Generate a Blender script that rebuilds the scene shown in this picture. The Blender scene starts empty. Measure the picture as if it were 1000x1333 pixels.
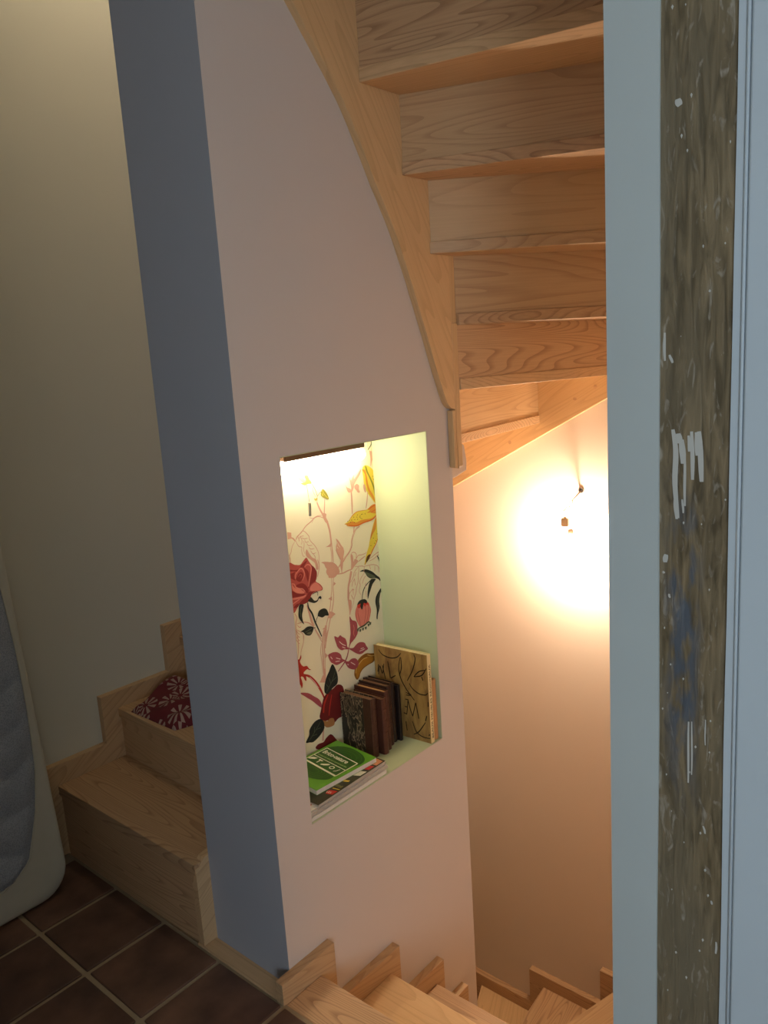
import bpy, bmesh, math, random
from mathutils import Vector, Matrix, geometry, noise
random.seed(7)
scene = bpy.context.scene
COL = scene.collection

# ------------------------------------------------------------------ camera
AX = Vector((0.64874937, -0.75838621, -0.06304454))    # image right  in world axes
AY = Vector((-0.18493612, -0.07675429, -0.97974865))   # image down
AZ = Vector((0.73818892, 0.64727053, -0.1900473))      # view direction
cam_data = bpy.data.cameras.new('camera')
cam_data.sensor_fit = 'HORIZONTAL'
cam_data.sensor_width = 36.0
cam_data.lens = 36.0 * 1040.0 / 1000.0
cam_data.clip_start = 0.02
cam = bpy.data.objects.new('camera', cam_data)
COL.objects.link(cam)
R = Matrix((AX, -AY, -AZ)).transposed().to_4x4()
cam.matrix_world = Matrix.Translation((0, 0, 1.6)) @ R
scene.camera = cam

# ------------------------------------------------------------------ world, daylight, exposure
scene.view_settings.view_transform = 'Standard'
scene.view_settings.look = 'None'
scene.view_settings.gamma = 1.0
scene.view_settings.use_curve_mapping = False
scene.view_settings.exposure = 0.0
world = bpy.data.worlds.new('world')
scene.world = world
world.use_nodes = True
world.node_tree.nodes['Background'].inputs[0].default_value = (0.55, 0.75, 1.0, 1)
world.node_tree.nodes['Background'].inputs[1].default_value = 0.6


def area(name, loc, target, sx, sy, power, color):
    d = bpy.data.lights.new(name, 'AREA')
    d.shape = 'RECTANGLE'
    d.size, d.size_y = sx, sy
    d.energy, d.color = power, color
    o = bpy.data.objects.new(name, d)
    COL.objects.link(o)
    o.location = loc
    o.rotation_euler = (Vector(target) - Vector(loc)).to_track_quat('-Z', 'Y').to_euler()
    return o


# daylight coming in through the window of the room behind the photographer
area('window_daylight', (-1.8, -1.96, 1.55), (-1.8, 1.0, 1.55), 1.15, 1.25, 49, (0.78, 0.89, 1.0))
BULB_STRENGTH = 1480.0
NICHE_STRENGTH = 32.0
UPSTAIRS_STRENGTH = 50.0
WARM = (1.0, 0.82, 0.60)


# ------------------------------------------------------------------ helpers
def lin(c):
    return tuple((v / 255 / 12.92) if v / 255 <= 0.04045 else ((v / 255 + 0.055) / 1.055) ** 2.4 for v in c)


def new_mat(name):
    m = bpy.data.materials.new(name)
    m.use_nodes = True
    nt = m.node_tree
    return m, nt, nt.nodes['Principled BSDF'], nt.nodes, nt.links


def plain(name, rgb, rough=0.6, var=0.06, scale=12.0, bump=0.0, bscale=200.0, spec=0.3, metal=0.0):
    m, nt, b, N, L = new_mat(name)
    c = lin(rgb)
    tc = N.new('ShaderNodeTexCoord')
    nz = N.new('ShaderNodeTexNoise')
    nz.inputs['Scale'].default_value = scale
    nz.inputs['Detail'].default_value = 3
    L.new(tc.outputs['Object'], nz.inputs['Vector'])
    mx = N.new('ShaderNodeMix')
    mx.data_type = 'RGBA'
    mx.inputs['A'].default_value = (*[v * (1 - var) for v in c], 1)
    mx.inputs['B'].default_value = (*[min(1, v * (1 + var)) for v in c], 1)
    L.new(nz.outputs['Fac'], mx.inputs['Factor'])
    L.new(mx.outputs['Result'], b.inputs['Base Color'])
    b.inputs['Roughness'].default_value = rough
    b.inputs['Specular IOR Level'].default_value = spec
    b.inputs['Metallic'].default_value = metal
    if bump:
        n2 = N.new('ShaderNodeTexNoise')
        n2.inputs['Scale'].default_value = bscale
        n2.inputs['Detail'].default_value = 2
        L.new(tc.outputs['Object'], n2.inputs['Vector'])
        bp = N.new('ShaderNodeBump')
        bp.inputs['Strength'].default_value = bump
        bp.inputs['Distance'].default_value = 0.002
        L.new(n2.outputs['Fac'], bp.inputs['Height'])
        L.new(bp.outputs['Normal'], b.inputs['Normal'])
    return m


def emissive(name, color, strength):
    m, nt, b, N, L = new_mat(name)
    b.inputs['Base Color'].default_value = (1, 1, 1, 1)
    b.inputs['Emission Color'].default_value = (*color, 1)
    b.inputs['Emission Strength'].default_value = strength
    return m


def wood_mat(name, light, dark, rings=20.0, rough=0.45, stretch=0.8, depth=0.75):
    """ash: contour lines of a stretched noise field give the cathedral grain"""
    m, nt, b, N, L = new_mat(name)
    at = N.new('ShaderNodeAttribute')
    at.attribute_name = 'gr'
    mp = N.new('ShaderNodeMapping')
    mp.inputs['Scale'].default_value = (stretch, 5.5, 5.5)
    L.new(at.outputs['Vector'], mp.inputs['Vector'])
    nz = N.new('ShaderNodeTexNoise')
    nz.inputs['Scale'].default_value = 1.6
    nz.inputs['Detail'].default_value = 0.8
    nz.inputs['Roughness'].default_value = 0.35
    L.new(mp.outputs['Vector'], nz.inputs['Vector'])
    mu = N.new('ShaderNodeMath')
    mu.operation = 'MULTIPLY'
    mu.inputs[1].default_value = rings
    L.new(nz.outputs['Fac'], mu.inputs[0])
    fr = N.new('ShaderNodeMath')
    fr.operation = 'FRACT'
    L.new(mu.outputs[0], fr.inputs[0])
    rp = N.new('ShaderNodeValToRGB')
    e = rp.color_ramp.elements
    e[0].position, e[0].color = 0.0, (0.15, 0.15, 0.15, 1)
    e[1].position, e[1].color = 1.0, (1.0, 1.0, 1.0, 1)
    x = e.new(0.62)
    x.color = (0.22, 0.22, 0.22, 1)
    x = e.new(0.93)
    x.color = (1, 1, 1, 1)
    L.new(fr.outputs[0], rp.inputs['Fac'])
    m2 = N.new('ShaderNodeMapping')
    m2.inputs['Scale'].default_value = (7, 230, 230)
    L.new(at.outputs['Vector'], m2.inputs['Vector'])
    n2 = N.new('ShaderNodeTexNoise')
    n2.inputs['Scale'].default_value = 1.0
    n2.inputs['Detail'].default_value = 3
    L.new(m2.outputs['Vector'], n2.inputs['Vector'])
    ad = N.new('ShaderNodeMath')
    ad.operation = 'MULTIPLY_ADD'
    ad.inputs[1].default_value = 0.55
    L.new(n2.outputs['Fac'], ad.inputs[0])
    sc = N.new('ShaderNodeMath')
    sc.operation = 'MULTIPLY_ADD'
    sc.inputs[1].default_value = depth
    sc.inputs[2].default_value = -0.25
    L.new(rp.outputs['Color'], sc.inputs[0])
    L.new(sc.outputs[0], ad.inputs[2])
    mx = N.new('ShaderNodeMix')
    mx.data_type = 'RGBA'
    mx.clamp_factor = True
    mx.inputs['A'].default_value = (*lin(light), 1)
    mx.inputs['B'].default_value = (*lin(dark), 1)
    L.new(ad.outputs[0], mx.inputs['Factor'])
    oi = N.new('ShaderNodeObjectInfo')
    hv = N.new('ShaderNodeHueSaturation')
    mr = N.new('ShaderNodeMapRange')
    mr.inputs['To Min'].default_value = 0.86
    mr.inputs['To Max'].default_value = 1.1
    L.new(oi.outputs['Random'], mr.inputs['Value'])
    L.new(mr.outputs['Result'], hv.inputs['Value'])
    L.new(mx.outputs['Result'], hv.inputs['Color'])
    L.new(hv.outputs['Color'], b.inputs['Base Color'])
    b.inputs['Roughness'].default_value = rough
    b.inputs['Specular IOR Level'].default_value = 0.35
    bp = N.new('ShaderNodeBump')
    bp.inputs['Strength'].default_value = 0.15
    bp.inputs['Distance'].default_value = 0.001
    L.new(n2.outputs['Fac'], bp.inputs['Height'])
    L.new(bp.outputs['Normal'], b.inputs['Normal'])
    return m


class MB:
    """collects faces, then links them as ONE mesh object"""

    def __init__(self):
        self.v, self.f, self.m = [], [], []

    def face(self, pts, mi=0):
        n = len(self.v)
        self.v += [tuple(p) for p in pts]
        self.f.append(tuple(range(n, n + len(pts))))
        self.m.append(mi)

    def prism(self, poly, fn0, fn1, mi=0, mside=None, mcap1=None):
        """poly: 2D list; fn0/fn1 map (a, b) to the two 3D ends"""
        n, k = len(self.v), len(poly)
        self.v += [tuple(fn0(*p)) for p in poly] + [tuple(fn1(*p)) for p in poly]
        self.f.append(tuple(range(n, n + k)))
        self.m.append(mi)
        self.f.append(tuple(range(n + 2 * k - 1, n + k - 1, -1)))
        self.m.append(mi if mcap1 is None else mcap1)
        for i in range(k):
            j = (i + 1) % k
            self.f.append((n + i, n + k + i, n + k + j, n + j))
            self.m.append(mi if mside is None else mside)
        return self

    def box(self, x0, x1, y0, y1, z0, z1, mi=0):
        return self.prism([(x0, y0), (x1, y0), (x1, y1), (x0, y1)], lambda a, b: (a, b, z0), lambda a, b: (a, b, z1), mi)

    def tube(self, pts, rad, seg=8, mi=0, caps=True):
        pts = [Vector(p) for p in pts]
        rads = rad if isinstance(rad, (list, tuple)) else [rad] * len(pts)
        n = len(self.v)
        up = Vector((0.13, 0.31, 0.94))
        for i, p in enumerate(pts):
            t = (pts[min(i + 1, len(pts) - 1)] - pts[max(i - 1, 0)]).normalized()
            a = t.cross(up)
            if a.length < 1e-4:
                a = t.cross(Vector((1, 0, 0)))
            a.normalize()
            c = t.cross(a)
            for s in range(seg):
                an = 2 * math.pi * s / seg
                self.v.append(tuple(p + (a * math.cos(an) + c * math.sin(an)) * rads[i]))
        for i in range(len(pts) - 1):
            for s in range(seg):
                s2 = (s + 1) % seg
                self.f.append((n + i * seg + s, n + i * seg + s2, n + (i + 1) * seg + s2, n + (i + 1) * seg + s))
                self.m.append(mi)
        if caps:
            self.f.append(tuple(range(n + seg - 1, n - 1, -1)))
            self.m.append(mi)
            e = n + (len(pts) - 1) * seg
            self.f.append(tuple(range(e, e + seg)))
            self.m.append(mi)
        return self

    def lathe(self, prof, c, seg=16, mi=0):
        """prof: (radius, z) pairs, about a vertical axis through c"""
        n = len(self.v)
        for r, z in prof:
            for s in range(seg):
                an = 2 * math.pi * s / seg
                self.v.append((c[0] + r * math.cos(an), c[1] + r * math.sin(an), c[2] + z))
        for i in range(len(prof) - 1):
            for s in range(seg):
                s2 = (s + 1) % seg
                self.f.append((n + i * seg + s, n + i * seg + s2, n + (i + 1) * seg + s2, n + (i + 1) * seg + s))
                self.m.append(mi)
        return self

    def build(self, name, mats, parent=None, bevel=0.0, smooth=False, grain=None, seg=2):
        me = bpy.data.meshes.new(name)
        me.from_pydata(self.v, [], self.f)
        me.update()
        for m in (mats if isinstance(mats, (list, tuple)) else [mats]):
            me.materials.append(m)
        me.polygons.foreach_set('material_index', self.m)
        bm = bmesh.new()
        bm.from_mesh(me)
        bmesh.ops.remove_doubles(bm, verts=bm.verts, dist=1e-6)
        bmesh.ops.recalc_face_normals(bm, faces=bm.faces)
        if bevel:
            ed = [e for e in bm.edges if len(e.link_faces) == 2 and e.calc_face_angle(0) > 0.5]
            bmesh.ops.bevel(bm, geom=ed, offset=bevel, segments=seg, affect='EDGES', profile=0.5, clamp_overlap=True)
        bm.to_mesh(me)
        bm.free()
        if smooth:
            me.polygons.foreach_set('use_smooth', [True] * len(me.polygons))
        if grain is not None:
            d = Vector(grain).normalized()
            a = d.cross(Vector((0, 0, 1)))
            if a.length < 0.2:
                a = d.cross(Vector((0, 1, 0)))
            a.normalize()
            c = d.cross(a)
            off = Vector((random.uniform(0, 60), random.uniform(0, 60), random.uniform(0, 60)))
            at = me.attributes.new('gr', 'FLOAT_VECTOR', 'POINT')
            for i, v in enumerate(me.vertices):
                at.data[i].vector = Vector((v.co.dot(d), v.co.dot(a), v.co.dot(c))) + off
        return link(name, me, parent)


def link(name, me, parent=None):
    o = bpy.data.objects.new(name, me)
    COL.objects.link(o)
    if parent is not None:
        o.parent = parent
        bw = world_of(parent)
        o.matrix_parent_inverse = bw.inverted()
    return o


def world_of(o):
    m = o.matrix_basis.copy()
    if o.parent:
        return world_of(o.parent) @ o.matrix_parent_inverse @ m
    return m


def thing(name, label, cat, loc=(0, 0, 0), group=None):
    o = bpy.data.objects.new(name, None)
    o.empty_display_size = 0.05
    COL.objects.link(o)
    o.location = loc
    return tag(o, label, cat, group)


def tag(o, label, cat=None, group=None, kind=None):
    o['label'] = label
    if cat:
        o['category'] = cat
    if group:
        o['group'] = group
    if kind:
        o['kind'] = kind
    return o


def struct(o, label=None, cat=None):
    o['kind'] = 'structure'
    if label:
        o['label'] = label
    if cat:
        o['category'] = cat
    return o


def catmull(P, closed=False, sub=5):
    n = len(P)
    out = []
    for i in range(n if closed else n - 1):
        if closed:
            p0, p1, p2, p3 = P[i - 1], P[i], P[(i + 1) % n], P[(i + 2) % n]
        else:
            p0, p1, p2, p3 = P[max(i - 1, 0)], P[i], P[i + 1], P[min(i + 2, n - 1)]
        for s in range(sub):
            t = s / sub
            out.append(tuple(0.5 * ((2 * b) + (c - a) * t + (2 * a - 5 * b + 4 * c - d) * t * t + (3 * b - a - 3 * c + d) * t ** 3)
                             for a, b, c, d in zip(p0, p1, p2, p3)))
    if not closed:
        out.append(tuple(P[-1]))
    return out


def ribbon(P, w, taper=True):
    """2D strokes as closed outlines"""
    Lf, Rt = [], []
    n = len(P)
    for i, p in enumerate(P):
        a, b = P[max(i - 1, 0)], P[min(i + 1, n - 1)]
        dx, dy = b[0] - a[0], b[1] - a[1]
        l = math.hypot(dx, dy) or 1
        k = w / 2 * (1.0 if not taper else (0.55 + 0.45 * math.sin(math.pi * (i + 0.6) / (n + 0.2))))
        Lf.append((p[0] - dy / l * k, p[1] + dx / l * k))
        Rt.append((p[0] + dy / l * k, p[1] - dx / l * k))
    return Lf, Rt


def flat_poly(mb, P, fn, mi):
    """tessellated flat print"""
    tri = geometry.tessellate_polygon([[Vector((p[0], p[1], 0)) for p in P]])
    n = len(mb.v)
    mb.v += [tuple(fn(*p)) for p in P]
    for t in tri:
        mb.f.append(tuple(n + i for i in t))
        mb.m.append(mi)


def flat_stroke(mb, P, w, fn, mi, taper=True):
    Lf, Rt = ribbon(P, w, taper)
    n, k = len(mb.v), len(P)
    mb.v += [tuple(fn(*p)) for p in Lf] + [tuple(fn(*p)) for p in Rt]
    for i in range(k - 1):
        mb.f.append((n + i, n + i + 1, n + k + i + 1, n + k + i))
        mb.m.append(mi)


def text_mesh(name, body, size, mat, parent, origin, right, up, extrude=0.0002, align='LEFT', sx=1.0, bold=0.0):
    cu = bpy.data.curves.new(name, 'FONT')
    cu.body = body
    cu.size = size
    cu.extrude = extrude
    cu.align_x = align
    cu.offset = bold
    cu.resolution_u = 3
    tmp = bpy.data.objects.new(name, cu)
    COL.objects.link(tmp)
    dg = bpy.context.evaluated_depsgraph_get()
    me = bpy.data.meshes.new_from_object(tmp.evaluated_get(dg))
    bpy.data.objects.remove(tmp)
    r, u = Vector(right).normalized(), Vector(up).normalized()
    n = r.cross(u)
    M = Matrix((r * sx, u, n)).transposed().to_4x4()
    M.translation = origin
    me.transform(M)
    me.materials.clear()
    me.materials.append(mat)
    me.name = name
    return link(name, me, parent)


# ------------------------------------------------------------------ materials
M_PINK = plain('plaster_off_white', (208, 198, 192), 0.75, 0.02, 3, 0.05, 300)
M_DAYTINT = plain('plaster_daylight_tint', (172, 174, 182), 0.6, 0.02, 4, 0.05, 300)  # wall end: same paint as the side, bluish daylight put into its colour
M_CREAM = plain('plaster_cream', (218, 213, 194), 0.75, 0.03, 2, 0.05, 300)
M_FAR = plain('plaster_warm_white', (218, 200, 184), 0.75, 0.02, 2, 0.04, 300)
M_JAMB = plain('paint_pale_blue_grey', (198, 208, 210), 0.55, 0.03, 8, 0.06, 160)
M_PANEL = plain('paint_light_blue', (202, 215, 226), 0.5, 0.03, 8, 0.06, 160)
M_GREEN = plain('paint_pale_green', (190, 200, 164), 0.6, 0.02, 5)
M_CEIL = plain('ceiling_white', (225, 225, 220), 0.8, 0.02, 2)
M_WOOD = wood_mat('ash_wood', (210, 174, 132), (166, 128, 92), 28, depth=0.45, stretch=0.45)
M_WOOD2 = wood_mat('ash_wood_bold', (206, 168, 128), (148, 110, 78), 44, depth=0.6, stretch=0.45)
M_WOOD3 = wood_mat('ash_wood_plain', (216, 180, 134), (186, 148, 106), 18, depth=0.4, stretch=0.4)

# ------------------------------------------------------------------ the setting
XB, YP, YL, XE = 1.155, 1.442, 1.749, 1.975     # spine wall: end face, right face, left face, far end
YC, XF, YR = 2.53, 3.02, 0.53                   # cream wall, far wall, right wall of the stairwell
ZLOW, ZTOP = -2.25, 4.6
NX0, NX1, NZ0, NZ1, NY = 1.278, 1.855, 0.407, 1.378, 1.66   # niche


def tile_mat():
    m, nt, b, N, L = new_mat('terracotta')
    tc = N.new('ShaderNodeTexCoord')
    oi = N.new('ShaderNodeObjectInfo')
    ad = N.new('ShaderNodeVectorMath')
    ad.operation = 'ADD'
    sc = N.new('ShaderNodeVectorMath')
    sc.operation = 'SCALE'
    sc.inputs['Scale'].default_value = 3.0
    L.new(oi.outputs['Location'], sc.inputs[0])
    L.new(tc.outputs['Object'], ad.inputs[0])
    L.new(sc.outputs[0], ad.inputs[1])
    nz = N.new('ShaderNodeTexNoise')
    nz.inputs['Scale'].default_value = 9
    nz.inputs['Detail'].default_value = 5
    L.new(ad.outputs[0], nz.inputs['Vector'])
    rp = N.new('ShaderNodeValToRGB')
    rp.color_ramp.elements[0].position = 0.3
    rp.color_ramp.elements[0].color = (*lin((78, 54, 44)), 1)
    rp.color_ramp.elements[1].position = 0.75
    rp.color_ramp.elements[1].color = (*lin((122, 88, 70)), 1)
    L.new(nz.outputs['Fac'], rp.inputs['Fac'])
    hv = N.new('ShaderNodeHueSaturation')
    mr = N.new('ShaderNodeMapRange')
    mr.inputs['To Min'].default_value = 0.75
    mr.inputs['To Max'].default_value = 1.2
    L.new(oi.outputs['Random'], mr.inputs['Value'])
    L.new(mr.outputs['Result'], hv.inputs['Value'])
    L.new(rp.outputs['Color'], hv.inputs['Color'])
    L.new(hv.outputs['Color'], b.inputs['Base Color'])
    b.inputs['Roughness'].default_value = 0.5
    bp = N.new('ShaderNodeBump')
    bp.inputs['Strength'].default_value = 0.25
    bp.inputs['Distance'].default_value = 0.004
    L.new(nz.outputs['Fac'], bp.inputs['Height'])
    L.new(bp.outputs['Normal'], b.inputs['Normal'])
    return m


M_TILE = tile_mat()
M_GROUT = plain('grout', (166, 148, 122), 0.9, 0.12, 30, 0.3, 120)

floor = struct(MB().box(-2.6, 1.112, -2.0, YC, -0.2, -0.006).build('floor', M_GROUT), 'terracotta tiled floor with grey grout', 'floor')
tx, ty = 0.2545, 0.262
tile_me = None
for i in range(7):
    for j in range(10):
        xa = 1.106 - tx * (i + 1)
        ya = 1.674 + ty * (j - 7)
        x0, x1, y0, y1 = xa + 0.0072, xa + tx - 0.0072, ya + 0.0072, ya + ty - 0.0072
        if y1 > YC:
            continue
        if tile_me is None:
            w, d = (x1 - x0) / 2, (y1 - y0) / 2
            t = MB().box(-w, w, -d, d, -0.012, 0.0).build('tile', M_TILE, None, bevel=0.003)
            tile_me = t.data
        else:
            t = link('tile', tile_me)
        t.parent = floor
        t.location = ((x0 + x1) / 2, (y0 + y1) / 2, random.uniform(-0.0012, 0.0008))
        t.rotation_euler = (random.uniform(-0.003, 0.003), random.uniform(-0.003, 0.003), random.uniform(-0.008, 0.008))

struct(MB().box(1.0, XF, YR, YC, ZLOW - 0.15, ZLOW).build('floor_lower', M_GROUT), 'floor at the foot of the lower stairs')

# spine wall with its niche
sw = MB()
sw.box(XB, NX0, YP, YL, ZLOW, ZTOP)
sw.box(NX1, XE, YP, YL, ZLOW, ZTOP)
sw.box(NX0, NX1, YP, YL, ZLOW, NZ0 - 0.002)
sw.box(NX0, NX1, YP, YL, NZ1 + 0.002, ZTOP)
sw.box(NX0, NX1, NY + 0.002, YL, NZ0 - 0.002, NZ1 + 0.002)
wall_c = sw.build('wall_center', [M_PINK, M_DAYTINT])
for p in wall_c.data.polygons:
    if p.normal.x < -0.9 and abs(p.center.x - XB) < 1e-3:
        p.material_index = 1
struct(wall_c, 'central wall with off-white side, end tinted blue-grey for daylight and a lit niche', 'wall')
e = 0.0015
MB().box(NX0, NX0 + e, YP + 0.001, NY, NZ0, NZ1).build('niche_side', M_GREEN, wall_c)
MB().box(NX1 - e, NX1, YP + 0.001, NY, NZ0, NZ1).build('niche_side', M_GREEN, wall_c)
MB().box(NX0, NX1, YP + 0.001, NY, NZ1, NZ1 + e).build('niche_ceiling', M_GREEN, wall_c)
MB().box(NX0, NX1, YP + 0.001, NY, NZ0 - e, NZ0).build('niche_shelf', M_GREEN, wall_c)
M_PAPER = plain('wallpaper_cream', (236, 228, 200), 0.75, 0.015, 20)
paper = MB().box(NX0 + e, NX1 - e, NY - 0.0005, NY + 0.001, NZ0, NZ1).build('wallpaper', M_PAPER, wall_c)
paper['label'] = 'cream wallpaper printed with roses, lilies and briar stems'

struct(MB().box(-2.6, XF, YC, YC + 0.15, ZLOW, ZTOP).build('wall_left', M_CREAM), 'cream wall beside the left flight of stairs', 'wall')
struct(MB().box(XF, XF + 0.15, YR - 0.15, YC + 0.15, ZLOW, ZTOP).build('wall_back', M_FAR), 'far wall of the stairwell behind the bare bulb', 'wall')
struct(MB().box(XB + 0.12, XF, YR - 0.15, YR, ZLOW, ZTOP).build('wall_stairwell', M_FAR), 'side wall of the stairwell')
struct(MB().box(1.05, XF + 0.15, YR - 0.15, YC + 0.15, ZTOP, ZTOP + 0.1).build('ceiling_stairwell', M_CEIL))
struct(MB().box(-2.75, 1.05, -2.15, YC, 2.95, 3.1).build('ceiling', M_CEIL))
struct(MB().box(0.95, 1.05, -2.15, YC, 3.1, ZTOP + 0.1).build('wall_upper', M_CEIL))
struct(MB().box(1.0, 1.074, YR - 0.15, YC, ZLOW, -0.2).build('wall_lower', M_FAR))
struct(MB().box(-2.6, 0.08, 0.6, 0.7, -0.006, 2.95).build('added_shade_wall', M_CEIL))  # added unseen wall, keeps the window daylight off the left stairs
struct(MB().box(-2.75, -2.6, -2.15, YC, -0.2, 2.95).build('wall_front', M_CEIL))
wf = MB()
wf.box(-2.6, -2.4, -2.15, -2.0, -0.2, 2.95).box(-1.2, XB + 0.12, -2.15, -2.0, -0.2, 2.95)
wf.box(-2.4, -1.2, -2.15, -2.0, -0.2, 0.9).box(-2.4, -1.2, -2.15, -2.0, 2.2, 2.95)
struct(wf.build('wall_right_room', M_CEIL))
wn = MB()
wn.box(-2.4, -2.35, -2.12, -2.06, 0.9, 2.2).box(-1.25, -1.2, -2.12, -2.06, 0.9, 2.2)
wn.box(-2.4, -1.2, -2.12, -2.06, 0.9, 0.95).box(-2.4, -1.2, -2.12, -2.06, 2.15, 2.2).box(-1.83, -1.77, -2.12, -2.06, 0.9, 2.2)
struct(wn.build('window_1', M_CEIL), 'casement window in the room behind')

# right-hand partition: painted board, bare timber, painted panel
wr = MB()
wr.box(XB + 0.012, XB + 0.12, -2.0, 0.545, ZLOW, ZTOP)
wall_r = struct(wr.build('wall_right', M_JAMB), 'painted partition at the right of the stair opening', 'wall')


def ragged(y, amp, seed):
    return [(y + amp * (noise.noise((z * 0.09, seed, 0)) + 0.6 * noise.noise((z * 0.37, seed, 3))), z / 10) for z in range(-3, 32)]


lb = ragged(0.4655, 0.0035, 1.5)
poly = [(0.545, -0.3)] + lb + [(0.545, 3.1)]
MB().prism(poly, lambda a, b: (XB, a, b), lambda a, b: (XB + 0.013, a, b)).build('jamb_board', M_JAMB, wall_r)
rb = [(a - 0.0 * b, b) for a, b in ragged(0.3625, 0.0022, 7.7)]
poly = [(0.3455, -0.3)] + rb + [(0.3455, 3.1)]
MB().prism(poly, lambda a, b: (XB, a, b), lambda a, b: (XB + 0.013, a, b)).build('panel_edge', M_PANEL, wall_r)
MB().box(XB - 0.006, XB + 0.013, -1.99, 0.3445, -0.19, 2.94).build('panel', M_PANEL, wall_r, bevel=0.0025)
MB().tube([(XB - 0.001, 0.349, -0.19), (XB - 0.001, 0.349, 2.94)], 0.0028, 8).build('bead', M_PANEL, wall_r, smooth=True)


def timber_mat():
    m, nt, b, N, L = new_mat('old_timber')
    tc = N.new('ShaderNodeTexCoord')

    def nz(scale, vec, detail=4, dist=0.0):
        mp = N.new('ShaderNodeMapping')
        mp.inputs['Scale'].default_value = vec
        L.new(tc.outputs['Object'], mp.inputs['Vector'])
        n = N.new('ShaderNodeTexNoise')
        n.inputs['Scale'].default_value = scale
        n.inputs['Detail'].default_value = detail
        n.inputs['Distortion'].default_value = dist
        L.new(mp.outputs['Vector'], n.inputs['Vector'])
        return n.outputs['Fac']

    def ramp(src, p0, c0, p1, c1):
        r = N.new('ShaderNodeValToRGB')
        r.color_ramp.elements[0].position, r.color_ramp.elements[0].color = p0, c0
        r.color_ramp.elements[1].position, r.color_ramp.elements[1].color = p1, c1
        L.new(src, r.inputs['Fac'])
        return r.outputs['Color']

    def mix(f, a, c):
        x = N.new('ShaderNodeMix')
        x.data_type = 'RGBA'
        L.new(f, x.inputs['Factor'])
        if isinstance(a, tuple):
            x.inputs['A'].default_value = a
        else:
            L.new(a, x.inputs['A'])
        if isinstance(c, tuple):
            x.inputs['B'].default_value = c
        else:
            L.new(c, x.inputs['B'])
        return x.outputs['Result']

    fib = nz(1.0, (30, 75, 9), 6, 1.2)
    base = ramp(fib, 0.32, (*lin((88, 76, 54)), 1), 0.7, (*lin((150, 132, 102)), 1))
    big = ramp(nz(1.0, (4, 9, 2.2), 3), 0.4, (0, 0, 0, 1), 0.68, (1, 1, 1, 1))
    base = mix(big, base, (*lin((122, 112, 92)), 1))
    # scuffs of old filler
    sc = ramp(nz(1.0, (40, 60, 18), 5, 1.5), 0.60, (0, 0, 0, 1), 0.72, (0.8, 0.8, 0.8, 1))
    base = mix(sc, base, (*lin((172, 164, 150)), 1))
    # dark rot marks
    dk = ramp(nz(1.0, (30, 50, 14), 5, 0.5), 0.63, (0, 0, 0, 1), 0.76, (0.7, 0.7, 0.7, 1))
    base = mix(dk, base, (*lin((56, 46, 34)), 1))
    # bluish paint stain in the middle of the post
    sx = N.new('ShaderNodeSeparateXYZ')
    L.new(tc.outputs['Object'], sx.inputs['Vector'])

    def band(out, c, w):
        s = N.new('ShaderNodeMath')
        s.operation = 'SUBTRACT'
        L.new(out, s.inputs[0])
        s.inputs[1].default_value = c
        a = N.new('ShaderNodeMath')
        a.operation = 'ABSOLUTE'
        L.new(s.outputs[0], a.inputs[0])
        r = N.new('ShaderNodeMapRange')
        r.inputs['From Min'].default_value = w
        r.inputs['From Max'].default_value = w * 0.35
        L.new(a.outputs[0], r.inputs['Value'])
        return r.outputs['Result']

    by, bz = band(sx.outputs['Y'], 0.428, 0.034), band(sx.outputs['Z'], 1.14, 0.30)
    mu = N.new('ShaderNodeMath')
    mu.operation = 'MULTIPLY'
    L.new(by, mu.inputs[0])
    L.new(bz, mu.inputs[1])
    st = ramp(nz(1.0, (20, 55, 16), 3), 0.42, (0, 0, 0, 1), 0.58, (0.85, 0.85, 0.85, 1))
    m3 = N.new('ShaderNodeMath')
    m3.operation = 'MULTIPLY'
    L.new(mu.outputs[0], m3.inputs[0])
    L.new(st, m3.inputs[1])
    base = mix(m3.outputs[0], base, (*lin((84, 96, 112)), 1))
    L.new(base, b.inputs['Base Color'])
    b.inputs['Roughness'].default_value = 0.6
    bp = N.new('ShaderNodeBump')
    bp.inputs['Strength'].default_value = 0.6
    bp.inputs['Distance'].default_value = 0.003
    L.new(fib, bp.inputs['Height'])
    L.new(bp.outputs['Normal'], b.inputs['Normal'])
    return m


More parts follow.
